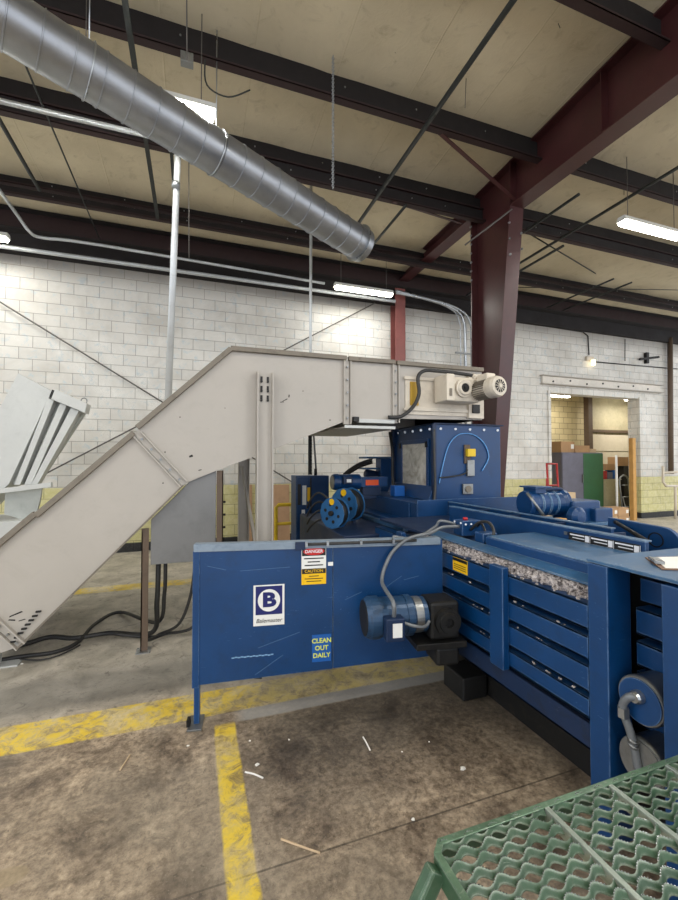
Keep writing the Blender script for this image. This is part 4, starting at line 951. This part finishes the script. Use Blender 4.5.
# front controls
cxx = 3.02
MB().box(cxx-.03, cxx+.05, y0-.02, y0-.001, 1.66, 1.88).build('control_plate', M['brown'], fc, .003)
MB().box(cxx-.02, cxx+.09, y0-.07, y0-.02, 1.74, 1.83).build('yellow_actuator', M['yellow'], fc, .006)
MB().box(cxx+.0, cxx+.10, y0-.035, y0-.001, 1.51, 1.70).build('switch_body', M['steel'], fc, .006)
MB().box(cxx-.06, cxx+.08, y0-.03, y0-.001, 1.30, 1.42).build('outlet_box', M['steel'], fc, .006)
MB().lathe((cxx+.01, y0-.03, 1.36), (0, -1, 0), [(0, .04), (.01, .04), (.01, .0)], 16).build('outlet_dial', M['cream_dark'], fc)
MB().tube(smooth_path([at(439, 484, Y=y0-.012), at(443, 465, Y=y0-.012), at(448, 447, Y=y0-.012), at(455, 437, Y=y0-.012), at(463, 433.5, Y=y0-.012), at(474, 435, Y=y0-.012), at(483, 442, Y=y0-.012), at(488, 452, Y=y0-.012), at(488, 460, Y=y0-.012), at(482, 471, Y=y0-.012)], 6), .007, 8).build('light_blue_tube', flat('pale_blue_tube', (90, 150, 210), .4), fc)
MB().tube(smooth_path([(cxx+.02, y0-.02, 1.66), (cxx-.02, y0-.03, 1.55), (cxx-.2, y0-.02, 1.51), (x0+.05, y0-.02, 1.50)], 5), .008, 6).build('signal_cable', M['cable'], fc)
MB().tube(smooth_path([(x0-.06, y1-.0, 2.08), (x0-.07, y1-.1, 1.8), (x0-.07, y1-.1, 1.5), (x0-.08, y1-.15, 1.3), (x0-.2, y1-.2, 1.1)], 6), .02, 8).build('black_hose', M['cable'], fc)
MB().tube(smooth_path([(x0-.03, y0-.03, 2.05), (x0-.035, y0-.045, 1.7), (x0-.03, y0-.05, 1.4), (x0-.1, y0-.12, 1.20)], 6), .014, 8).build('black_hose', M['cable'], fc)
# hydraulic stand behind, left of the chute
hs = thing('hydraulic_stand', 'blue hydraulic stand with two shelves left of the feed chute', 'stand', (2.7, 5.7, 0))
MB().box(2.62, 2.84, 5.62, 5.80, 0, 1.72).build('post', M['blue'], hs, .006)
MB().box(2.40, 2.86, 5.64, 5.95, 1.72, 1.75).box(2.36, 2.62, 5.64, 5.9, 1.56, 1.585).build('shelf', M['blue_top'], hs, .003)
MB().lathe((2.42, 5.75, 1.50), (1, 0, -.2), [(0, .05), (.02, .07), (.18, .07), (.2, .05)], 18).build('pump', M['blue_dark'], hs)
for i, (dz, dy) in enumerate(((0, 0), (.03, .06), (-.03, .1))):
    MB().tube(smooth_path([at(372, 459+i*2, Y=5.62), at(360, 463+i*2, Y=5.4), at(350, 469+i*2, Y=5.2), at(344, 474+i, Y=5.05)], 5), .014, 8).build('hose', M['black'], hs)
# motor drive on tier
md_ = thing('drive_motor', 'blue electric motor with orange label behind the wire reels', 'motor', (1.85, 5.0, .98))
ym, zm = 5.0, 1.42
o = MB().lathe((1.66, ym, zm), (1, 0, 0), [(0, .06), (.0, .095), (.03, .105), (.07, .105), (.07, .098), (.36, .098), (.38, .07)], 26).build('motor_body', M['blue'], md_)
MB().lathe((1.655, ym, zm), (-1, 0, 0), [(0, .085), (.004, .085), (.004, .0)], 20).build('fan_grille', M['steel'], o)
MB().box(1.76, 1.88, ym-.14, ym-.09, zm-.02, zm+.07).build('terminal_box', M['blue_dark'], md_, .006)
MB().box(1.80, 1.86, ym-.145, ym-.141, zm-.0, zm+.04).build('rating_plate', M['white'], md_)
MB().box(2.02, 2.40, ym-.08, ym+.08, zm-.07, zm+.06).build('gear_housing', M['blue'], md_, .01)
MB().box(2.08, 2.26, ym-.086, ym-.081, zm-.045, zm+.025).build('orange_label', M['orange'], md_)
MB().box(1.72, 2.36, ym-.1, ym+.1, 1.20, 1.24).box(1.74, 1.80, ym-.09, ym+.09, .975, 1.2).box(2.26, 2.34, ym-.09, ym+.09, 1.055, 1.2).box(1.76, 1.92, ym-.06, ym+.06, 1.24, 1.33).box(2.05, 2.3, ym-.06, ym+.06, 1.24, 1.36).build('mount', M['blue_dark'], md_, .004)
MB().box(2.36, 2.50, 4.65, 4.78, 1.245, 1.38).build('blue_valve_box', M['bluelabel'], md_, .006)
# wire reels
def reel(x, y, z, r_, wd, lab):
    t = thing('wire_reel', lab, 'reel', (x, y, z-r_), 'wire reels on the baler')
    a = Vector((.84, .54, 0)); b = Vector((-.54, .84, 0)); up = Vector((0, 0, 1)); o0 = Vector((x, y, z))
    oct_ = [b*math.cos(q)*r_*.97+up*math.sin(q)*r_ for q in [2*PI*i/12 for i in range(12)]]
    for dx, nm in ((0, 'front_disc'), (wd, 'rear_disc')):
        d_ = MB().prism([o0+a*dx+v for v in oct_], a*.008).build(nm, M['reel_blue'], t, .001)
        if dx == 0:
            hl = MB()
            for i in range(6):
                q = 2*PI*i/6+.3; c = o0-a*.002+(b*math.cos(q)+up*math.sin(q))*r_*.55; hl.cyl(c, c+a*.0015, r_*.11, 12)
            hl.cyl(o0-a*.03, o0-a*.001, r_*.16, 14); hl.build('disc_holes', M['dark_metal'], d_)
            c = o0-a*.004+up*r_*.72; MB().cyl(c, c+a*.003, r_*.2, 14).build('yellow_sticker', M['signyellow'], d_)
    MB().cyl(o0+a*.008, o0+a*wd, r_*.88, 30).build('wire_coil', M['dark_metal'], t)
    MB().cyl(o0+a*(wd+.008), o0+a*(wd+.05), .02, 12).build('spindle', M['steel'], t)
    c = o0+a*(wd+.04); MB().box(c.x-.015, c.x+.015, c.y-.03, c.y+.03, .972, z+.03).build('stand', M['blue_dark'], t)
    return t
reel(1.60, 4.42, 1.19, .195, .15, 'larger blue wire reel, nearer the feed chute')
reel(1.36, 4.12, 1.145, .165, .09, 'smaller blue wire reel, nearer the control cabinet')
rh = MB()
for i in range(4): rh.tube(smooth_path([(1.38, 4.3, 1.28-.07*i), (1.30, 4.4, 1.34-.10*i), (1.24, 4.5, 1.26-.10*i), (1.22, 4.6, 1.15-.09*i)], 5), .011, 6)
tag(rh.build('reel_hoses', M['cable']), 'bundle of black hoses curling between wire reels and control cabinet', 'hoses')

# control cabinet
cc = thing('control_cabinet', 'blue steel control cabinet with labels behind the machine cover', 'cabinet', (1.7, 6, 0))
za = 1.47; yf = 5.88
ca, cbx, cex = at(296, 500, Y=yf).x, at(311, 500, Y=yf).x, at(329, 500, Y=yf).x
MB().box(ca, cex, yf, yf+.32, .2, za).build('body', M['blue'], cc, .005)
MB().box(cbx-.015, cbx+.005, yf-.012, yf-.001, .22, za-.03).build('door_seam', M['black'], cc)
MB().box(ca+.01, cbx-.02, yf-.014, yf-.001, .22, za-.02).build('door', M['blue'], cc, .003)
MB().box(ca+.02, ca+.07, yf-.017, yf-.0145, 1.05, 1.35).build('black_label', M['signblack'], cc)
MB().box(ca+.09, ca+.15, yf-.017, yf-.0145, 1.05, 1.33).build('white_label', M['white'], cc)
MB().box(cbx-.06, cbx-.02, yf-.020, yf-.0145, 1.10, 1.30).build('yellow_label', M['signyellow'], cc)
MB().box(ca+.08, ca+.13, yf-.017, yf-.0145, .72, .98).build('logo_label', M['white'], cc)
text('label_letters', 'B', .07, (ca+.105, yf-.018, .90), (1, 0, 0), (0, 0, 1), M['navy'], cc, .001, 0, .002)
MB().box(ca+.02, ca+.06, yf+.05, yf+.25, 0, .2).box(cex-.06, cex-.02, yf+.05, yf+.25, 0, .2).build('feet', M['blue_dark'], cc)
MB().cyl((ca+.32, yf+.1, za), (ca+.32, yf+.1, za+.1), .02, 10).build('gland', M['black'], cc)

# power unit right of the chute
pu = thing('hydraulic_power_unit', 'blue hydraulic motor and pump unit right of the feed chute', 'power unit', (3.3, 3.1, 0))
ax_ = Vector((1, -.12, 0)).normalized(); c0 = Vector((2.93, 3.12, 1.29))
o = MB().lathe(c0, ax_, [(0, .07), (.0, .115), (.03, .125), (.08, .125), (.08, .115), (.36, .115), (.39, .13), (.42, .13), (.42, .08)], 30).build('motor_body', M['blue'], pu)
bn_ = MB()
for t_ in (.12, .2, .28): bn_.lathe(c0+ax_*t_, ax_, [(0, .118), (.012, .121), (.024, .118)], 30)
bn_.build('motor_bands', M['blue_top'], o)
MB().box(2.98, 3.10, 3.02, 3.18, 1.39, 1.44).box(2.95, 3.14, 2.99, 3.2, 1.44, 1.455).build('terminal_box', M['blue'], pu, .005)
MB().tube(smooth_path([(3.1, 3.08, 1.41), (3.22, 3.06, 1.425), (3.31, 3.05, 1.42), (3.33, 3.05, 1.38)], 5), .018, 8).build('pipe', M['blue_dark'], pu)
MB().tube([(2.90, 3.05, 1.40), (2.99, 2.95, 1.20)], .014, 8).build('stay', M['steel'], pu)
MB().box(3.30, 3.64, 2.90, 3.15, 1.08, 1.32).build('pump_block', M['blue'], pu, .02)
MB().box(3.50, 3.72, 2.84, 3.10, 1.05, 1.25).build('valve_block', M['blue'], pu, .012)
MB().lathe((3.28, 2.88, 1.19), (0, -1, 0), [(0, .09), (.05, .085), (.08, .05), (.085, 0)], 20).build('end_cap', M['blue'], pu)
MB().box(3.02, 3.14, 2.83, 2.90, 1.14, 1.18).build('yellow_fitting', M['wood'], pu, .004)
MB().box(2.75, 3.75, 2.80, 3.30, 1.10, 1.13).build('mounting_plate', M['blue_top'], pu, .003)
MB().box(3.36, 3.75, 2.80, 3.30, 0, 1.098).build('support', M['blue_dark'], pu, .01)

# ================================================================== MACHINE COVER WITH LOGO
A_ = at(195, 545, Y=2.85); A_.z = 1.135
pr_ = at(443, 537, Z=1.10); pe = Vector((pr_.x, pr_.y, 0)); ps = Vector((A_.x, A_.y, 0))
e = Vector((1.70-ps.x, at(443, 600, X=1.70).y-ps.y, 0)); W_ = e.length; e.normalize(); nf = e.cross(Vector((0, 0, 1)))
def Q(s_, z, o_=0): return Vector((ps.x, ps.y, 0))+e*s_+Vector((0, 0, z))+nf*o_
def on(u, v, o_=0):
    d = ray(u, v); t = (ps+nf*o_).dot(nf)/d.dot(nf); p_ = Vector((0, 0, H))+d*t; return (p_-ps).dot(e), p_.z
def OQ(u, v, o_): a_, b_2 = on(u, v, o_); return Q(a_, b_2, o_)
ZB = .255
ZT0, ZT1 = 1.10, 1.07
mc_ = thing('machine_cover', 'long blue sheet steel machine cover with round B logo', 'machine cover', (ps.x+.8, ps.y, 0))
zr = lambda s_: on(195, 686)[1]+(on(443, 655)[1]-on(195, 686)[1])*s_/W_
zt_ = lambda s_: on(195, 545)[1]+(on(443, 538)[1]-on(195, 545)[1])*s_/W_
print('cover', ps, e, W_, zr(0), zr(W_), zt_(0), zt_(W_))
def slab(s0, s1, f0, f1, o0, o1, nm, m, par, bev=.003):
    mb = MB(); mb.hexa([Q(s0, f0(s0), o0), Q(s1, f0(s1), o0), Q(s1, f0(s1), o1), Q(s0, f0(s0), o1), Q(s0, f1(s0), o0), Q(s1, f1(s1), o0), Q(s1, f1(s1), o1), Q(s0, f1(s0), o1)])
    return mb.build(nm, M[m], par, bev)
k1 = on(333, 600)[0]
slab(0, k1-.002, zr, lambda s_: zt_(s_)-.012, 0, -.03, 'front_sheet', 'blue', mc_)
slab(k1+.002, W_, zr, lambda s_: zt_(s_)-.012, -.004, -.03, 'front_sheet', 'blue', mc_)
slab(-.01, W_-.02, lambda s_: zt_(s_)-.03, lambda s_: zt_(s_), -.005, -.05, 'top_angle', 'trim_grey', mc_, .002)
slab(-.006, W_-.02, lambda s_: zt_(s_)-.045, lambda s_: zt_(s_)+.0, .008, -.005, 'top_trim', 'trim_grey', mc_, .002)
slab(-.006, W_-.02, lambda s_: zt_(s_)-.002, lambda s_: zt_(s_)+.004, -.005, -.06, 'top_sheet', 'trim_grey', mc_, .001)
slab(-.012, .03, lambda s_: zr(s_)-.012, lambda s_: zt_(s_)-.04, .006, -.03, 'edge_channel', 'blue', mc_, .002)
# chalk-like streak & fittings
slab(on(295, 545)[0], on(305, 545)[0], lambda s_: zt_(s_)-.05, lambda s_: zt_(s_)+.004, .024, .009, 'clamp_block', 'blue_dark', mc_)
pts = [Q(on(u, 541)[0], zt_(.8)-.012, .026) for u in (305, 330, 360, 390, 415)]
MB().tube(pts, .010, 8).build('top_conduit', M['cable'], mc_)
for u in (306, 327, 360, 392): s_ = on(u, 541)[0]; MB().obox(Q(s_, zt_(.8)-.012, .026), e, nf, (0, 0, 1), .016, .03, .03).build('conduit_clip', M['galv'], mc_)
# leg
lx = MB(); lx.hexa([Q(0, .01, .0), Q(.035, .01, .0), Q(.035, .01, -.05), Q(0, .01, -.05), Q(0, zr(0), 0), Q(.035, zr(0), 0), Q(.035, zr(0), -.05), Q(0, zr(0), -.05)]); lx.build('leg', M['blue'], mc_, .003)
MB().obox(Q(.012, .006, -.02), e, nf, (0, 0, 1), .09, .16, .012).build('foot_plate', M['steel'], mc_, .002)
MB().obox(Q(-.03, .03, .0), e, nf, (0, 0, 1), .02, .05, .04).build('foot_bolt', M['dark_metal'], mc_)
# signs
def sign(u0, v0, u1, v1, m, nm, par=mc_, o_=.002, th=.002):
    s0, zA = on(u0, v0); s1, zB_ = on(u1, v1); o = MB().obox(Q((s0+s1)/2, (zA+zB_)/2, o_), e, nf, (0, 0, 1), s1-s0, th, abs(zA-zB_)).build(nm, M[m], par); return o, (s0+s1)/2, (zA+zB_)/2, s1-s0, abs(zA-zB_)
o, sc_, zc_, sw, sh = sign(253.5, 585.5, 284.3, 624, 'white', 'logo_sign')
cz2 = zc_+sh*.12
MB().obox(Q(sc_, cz2, .0045), e, nf, (0, 0, 1), sw*.86, .001, sh*.70).build('logo_field', M['navy'], o)
ringr = sw*.36
MB().cyl(Q(sc_, cz2, .005), Q(sc_, cz2, .0065), ringr, 48).build('logo_disc', M['white'], o)
text('logo_letter', 'B', ringr*1.72, Q(sc_, cz2, .0075), e, (0, 0, 1), M['navy'], o, .0006, 0, .006, xs=1.25)
text('logo_script', 'Balemaster', sh*.14, Q(sc_, zc_-sh*.38, .0045), e, (0, 0, 1), M['signblack'], o, .0005, .25, 0, xs=1.02)
o, a1_, b1_, w1_, h1_ = sign(301.5, 547, 326, 568.5, 'white', 'danger_sign')
MB().obox(Q(a1_, b1_+h1_*.29, .004), e, nf, (0, 0, 1), w1_*.96, .001, h1_*.38).build('sign_header', M['signblack'], o)
rd = MB().prism([Q(a1_+math.cos(q)*w1_*.43, b1_+h1_*.29+math.sin(q)*h1_*.165, .005) for q in [2*PI*i/28 for i in range(28)]], nf*.001); rd.build('sign_oval', M['red'], o)
text('danger_letters', 'DANGER', h1_*.20, Q(a1_, b1_+h1_*.29, .0065), e, (0, 0, 1), M['letter_w'], o, .0004, 0, .0006)
ln = MB()
for i, wdt in enumerate((.8, .5, .75)): ln.obox(Q(a1_, b1_-h1_*(.02+.15*i), .004), e, nf, (0, 0, 1), w1_*wdt, .001, h1_*.05)
ln.build('sign_lines', M['signblack'], o)
o, a1_, b1_, w1_, h1_ = sign(301.5, 568.8, 326, 583.5, 'signyellow', 'caution_sign')
MB().obox(Q(a1_, b1_+h1_*.33, .004), e, nf, (0, 0, 1), w1_*.96, .001, h1_*.30).build('sign_header', M['signblack'], o)
text('caution_letters', 'CAUTION', h1_*.26, Q(a1_, b1_+h1_*.33, .005), e, (0, 0, 1), M['signyellow'], o, .0004)
ln = MB()
for i, wdt in enumerate((.4, .75, .6)): ln.obox(Q(a1_, b1_-h1_*(-.02+.16*i), .004), e, nf, (0, 0, 1), w1_*wdt, .001, h1_*.045)
ln.build('sign_lines', M['signblack'], o)
o, a1_, b1_, w1_, h1_ = sign(312, 635, 331, 660.5, 'bluelabel', 'clean_out_label')
for i, tx in enumerate(('CLEAN', 'OUT', 'DAILY')): text('label_letters', tx, h1_*.235, Q(a1_, b1_+h1_*(.27-.27*i), .004), e, (0, 0, 1), M['letter_y'], o, .0004, 0, .0012)
o, *_ = sign(328, 562, 333, 565.5, 'white', 'small_tag')
# painted scratches on the cover: pale strip label low left
ln = MB(); 
for i in range(14):
    s_ = on(233+i*3, 656)[0]; ln.obox(Q(s_, on(233, 658)[1]+.003*(i % 2), .002), e, nf, (0, 0, 1), .018, .001, .008)
ln.build('faded_strip', flat('faded_strip', (120, 160, 200), .6), mc_)
sc2 = MB()
for (u0, v0, u1, v1) in ((345, 575+25, 362, 567+25), (385, 588, 402, 576), (404, 580, 419, 576), (207, 566, 226, 570), (240, 571, 290, 567), (255, 675, 283, 655), (258, 648, 300, 632)):
    a0_, b0_ = on(u0, v0); a2_, b2_ = on(u1, v1); sc2.bar(Q(a0_, b0_, .0006 if u0 < 333 else -.0034), Q(a2_, b2_, .0006 if u0 < 333 else -.0034), .001, .0035)
sc2.build('scratches', flat('scratch_grey', (66, 100, 140), .6), mc_)
# label roll pieces at the bottom edge
for (u0, v0, u1, v1, m) in ((243, 676, 262, 680, 'dark_metal'), (270, 672, 285, 675, 'white')):
    q0 = at(u0, v0, Y=2.86); q1 = at(u1, v1-3, Y=2.84); MB().cyl(q0, q1, .012, 10).build('latch_pin', M[m], mc_)
# motor on the cover
mm = thing('cover_motor', 'oily blue electric motor with black gearbox mounted on the cover', 'motor', (1.4, 2.5, .3))
sA, zA = on(366, 616); sB, zB_ = on(428, 611)
off = .20
cA = Q(on(364, 616, off)[0], .685, off); cB = Q(on(426, 611, off)[0], .685, off)
ax2 = (cB-cA).normalized(); Lm = (cB-cA).length; rM = .128
ob = MB().lathe(cA, ax2, [(0, .06), (0, rM*.9), (.03, rM*1.03), (.09, rM*1.03), (.09, rM*.95), (Lm*.62, rM*.95), (Lm*.62, rM*1.0), (Lm*.72, rM*1.0), (Lm*.74, rM*.86), (Lm*.95, rM*.86), (Lm, rM*.6)], 34).build('motor_body', M['oily_blue'], mm)
MB().lathe(cA+ax2*(Lm*.76), ax2, [(0, rM*.88), (.03, rM*.885), (.05, rM*.88)], 34).build('bright_band', M['steel'], ob)
MB().lathe(cA-ax2*.004, ax2, [(0, rM*.0), (0, rM*.85), (.01, rM*.85)], 30).build('fan_grille', M['black'], ob)
jc = cA+ax2*(Lm*.36)+nf*(rM+.02)+Vector((0, 0, -.02))
jb2 = MB().obox(jc, ax2, nf, (0, 0, 1), .12, .08, .14).build('terminal_box', M['blue_dark'], mm, .008)
MB().obox(jc+nf*.042+Vector((.01, 0, 0)), ax2, nf, (0, 0, 1), .06, .003, .085).build('white_label', M['white'], jb2)
MB().tube(smooth_path([jc+ax2*.06+Vector((0, 0, .03)), jc+ax2*.13+nf*.02+Vector((0, 0, .01)), jc+ax2*.2+nf*.01, jc+ax2*.24-nf*.02+Vector((0, 0, .02))], 5), .010, 8).build('small_hose', M['grey_hose'], mm)
MB().obox(cB+ax2*.09-Vector((0, 0, .02)), ax2, nf, (0, 0, 1), .20, .20, .24).build('gearbox', M['dark_metal'], mm, .02)
MB().lathe(cB+ax2*.10+nf*.10-Vector((0, 0, .02)), nf, [(0, .085), (.03, .085), (.03, .065), (.045, .06), (.045, .03), (.02, .03)], 26).build('output_flange', M['dark_metal'], mm)
MB().obox(cB+ax2*.06-nf*.04-Vector((0, 0, .17)), ax2, nf, (0, 0, 1), .34, .32, .04).build('mounting_bracket', M['dark_metal'], mm, .005)
MB().obox(cB+ax2*.12-nf*.02-Vector((0, 0, .26)), ax2, nf, (0, 0, 1), .16, .2, .12).build('chain_guard', M['black'], mm, .02)
MB().obox(cA+ax2*Lm*.4-nf*.12-Vector((0, 0, .10)), ax2, nf, (0, 0, 1), .22, .16, .02).build('motor_foot', M['dark_metal'], mm, .004)
pth = [jc+Vector((0, 0, .07)), jc+Vector((-.005, 0, .16)), OQ(382, 582, .10), OQ(387, 562, .05), OQ(396, 548, .035), OQ(410, 538, .02), OQ(430, 533, -.02), (1.78, 2.72, 1.19), (1.93, 2.72, 1.19)]
MB().tube(smooth_path(pth, 7), .013, 10).build('motor_conduit', M['grey_hose'], mm)
tag(MB().tube(smooth_path([Q(on(395, 541)[0], zt_(1.2)+.012, -.03), at(415, 538, Y=2.8), at(435, 527, Y=2.8), (1.80, 2.78, 1.23), (1.93, 2.77, 1.2)], 7), .011, 8).build('grey_cable', M['grey_hose']), 'grey cable lying over the cover top to the switch box', 'cable')
# dark clutter under the cover end
MB().box(1.80, 2.0, 2.5, 2.75, 0, .16).build('chain_case', M['black'], mm, .01)
scp = [(1.55, 2.75, 'lump of grey paper fluff under the cover end')]

# ================================================================== FLOOR SCRAPS
def scrap(u, v, s_, lab, seed):
    q = at(u, v, Z=0); rr = random.Random(seed); mb = MB(); n = 7
    ring = [(q.x+math.cos(2*PI*i/n)*s_*rr.uniform(.5, 1.1), q.y+math.sin(2*PI*i/n)*s_*rr.uniform(.4, .9), .002+rr.uniform(0, s_*.4)) for i in range(n)]
    c = mb.b.verts.new((q.x, q.y, s_*.6)); rv = [mb.b.verts.new(p_) for p_ in ring]; b0 = [mb.b.verts.new((p_[0], p_[1], 0.0005)) for p_ in ring]
    for i in range(n):
        mb.b.faces.new((c, rv[i], rv[(i+1) % n])); mb.b.faces.new((rv[i], b0[i], b0[(i+1) % n], rv[(i+1) % n]))
    mb.b.faces.new(b0)
    tag(mb.build('paper_scrap', M['paper']), lab, 'paper scrap', 'paper scraps on the floor')
scrap(463, 769, .022, 'largest white paper scrap on the open floor near the green step', 1)
scrap(257, 765, .014, 'white paper scrap just right of the yellow line', 2)
scrap(250, 741, .009, 'tiny white scrap right of the top of the yellow line', 3)
scrap(289, 740, .008, 'tiny white scrap in the shadow below the cover', 4)
scrap(413, 820, .010, 'small white scrap left of the green step corner', 5)
scrap(188, 746, .009, 'small white scrap beside the blue cover foot', 6)
scrap(429, 742, .007, 'tiny white scrap in the shadow edge, right side', 7)
scrap(402, 752, .007, 'tiny white scrap right of the curled strip', 8)
scrap(22, 664, .014, 'white scrap beside the conveyor foot plate', 9)
for i, pts in enumerate([[(363, 737), (366, 742), (370, 750)], [(245, 772), (254, 774), (263, 778)], [(120, 770), (128, 758), (130, 755)], [(281, 839), (300, 846), (320, 853)]]):
    mb = MB().tube(smooth_path([at(u, v, Z=.004) for u, v in pts], 4), .0045, 6)
    tag(mb.build('paper_strip', M['paper'] if i < 2 else M['carton_pale']), ['curled white paper strip lying on the dark floor', 'thin white paper strip right of the yellow line', 'short pale fibre strip on the floor at left', 'long pale fibre strip near the lower yellow line'][i], 'paper strip', 'paper strips on the floor')

# ================================================================== GREEN STEP
ZP = .75; YP = at(560, 797, Z=ZP).y
X_L = at(431, 850, Z=ZP).x; X_R = 1.62; Y_N = -.05
print('step', X_L, YP, at(440, 838, Z=ZP), at(678, 757, Z=ZP))
gs = thing('green_step_platform', 'green steel work platform with expanded metal top, lower right corner', 'step platform', (X_L+.4, .4, 0))
d1, d2 = at(545.6, 807.7, Z=ZP).x, at(609, 785, Z=ZP).x
rim = MB(); t_ = .018
rim.prism([(X_L+.03, YP, ZP-.05), (X_R, YP, ZP-.05), (X_R, YP, ZP), (X_L+.03, YP, ZP)], (0, -.006, 0))
rim.prism([(X_L, YP-.03, ZP-.05), (X_L, Y_N, ZP-.05), (X_L, Y_N, ZP), (X_L, YP-.03, ZP)], (.006, 0, 0))
rim.prism([(X_L, YP-.03, ZP-.05), (X_L+.03, YP, ZP-.05), (X_L+.03, YP, ZP), (X_L, YP-.03, ZP)], (.005, -.005, 0))
rim.prism([(X_R, YP, ZP-.05), (X_R, Y_N, ZP-.05), (X_R, Y_N, ZP), (X_R, YP, ZP)], (-.006, 0, 0))
rim.build('side_rim', M['green'], gs, .002)
rt = MB(); rt.prism([(X_L+.03, YP, ZP), (X_R, YP, ZP), (X_R, YP-t_, ZP), (X_L+.035, YP-t_, ZP)], (0, 0, .004)); rt.prism([(X_L, YP-.03, ZP), (X_L+.03, YP, ZP), (X_L+.035, YP-t_, ZP), (X_L+t_, YP-.035, ZP)], (0, 0, .004))
rt.prism([(X_L, YP-.03, ZP), (X_L+t_, YP-.035, ZP), (X_L+t_, Y_N, ZP), (X_L, Y_N, ZP)], (0, 0, .004)); rt.build('top_rim', M['green_edge'], gs, .0015)
for x in (d1, d2, d2+(d2-d1)):
    if x < X_R-.02: MB().box(x-.007, x+.007, Y_N, YP-t_, ZP-.03, ZP+.005).build('tread_divider', M['divider'], gs, .0015)
# expanded metal: strips running along X whose edges weave
def expanded(xa_, xb_, nm):
    mb = MB(); px = .074; py = .0285; n = int((YP-t_-Y_N)/py)
    step = px/12; nx_ = max(2, int((xb_-xa_)/step))
    for r_ in range(n+1):
        yc = YP-t_-.004-r_*py
        pv = None
        for i in range(nx_+1):
            x = xa_+(xb_-xa_)*i/nx_; ph = 2*PI*x/px+(PI if r_ % 2 else 0)
            cc_ = math.cos(ph); hw = .0058
            # strands meet neighbours at knuckles: rows alternate phase, each row waves
            y = yc+cc_*py*.25; wv_ = hw*(1+.1*abs(cc_))
            zt_e = ZP+.003*cc_
            a = mb.b.verts.new((x, y-wv_, zt_e-.010)); b = mb.b.verts.new((x, y+wv_, zt_e+.002)); c = mb.b.verts.new((x, y+wv_, zt_e-.001)); d_ = mb.b.verts.new((x, y-wv_, zt_e-.013))
            if pv:
                for q0, q1 in ((0, 1), (1, 2), (2, 3), (3, 0)): mb.b.faces.new((pv[q0], pv[q1], (a, b, c, d_)[q1], (a, b, c, d_)[q0]))
            pv = (a, b, c, d_)
        # serrated bright teeth line on the upper edge
    return mb.build(nm, M['green'], gs)
def teeth(xa_, xb_):
    mb = MB(); px = .074; py = .0285; n = int((YP-t_-Y_N)/py)
    for r_ in range(n+1):
        yc = YP-t_-.004-r_*py; i = 0; x = xa_+.002
        while x < xb_:
            ph = 2*PI*x/px+(PI if r_ % 2 else 0); cc_ = math.cos(ph)
            y = yc+cc_*py*.25+.0058*(1+.1*abs(cc_)); z = ZP+.003*cc_+.002
            if cc_ > -.6:
                mb.obox((x, y, z), (1, 0, 0), (0, 1, 0), (0, 0, 1), .0026, .0018, .0022)
            x += .0058
    o = mb.build('serrated_edge', M['galv'], gs); o['kind'] = 'stuff'; return o
xs_ = [X_L+t_, d1-.009, d1+.009, d2-.009, d2+.009, d2+(d2-d1)-.009, d2+(d2-d1)+.009, X_R-.006]
for a, b in zip(xs_[::2], xs_[1::2]):
    if b > a: expanded(a, b, 'expanded_metal'); teeth(a, b)
def leg_(x, y, dx, dy):
    return MB().bar((x, y, ZP-.012), (x+dx, y+dy, 0.0), .035, .045).build('leg', M['green'], gs, .008)
leg_(X_L-.005, YP-.05, -.46, .0); leg_(X_L-.005, .05, -.46, 0); leg_(X_R-.03, YP-.06, .03, .0); leg_(X_R-.03, .05, .03, -.05)
MB().bar((X_L-.28, YP-.07, .32), (X_L-.28, .05, .32), .03, .03).build('leg_brace', M['green'], gs, .004)
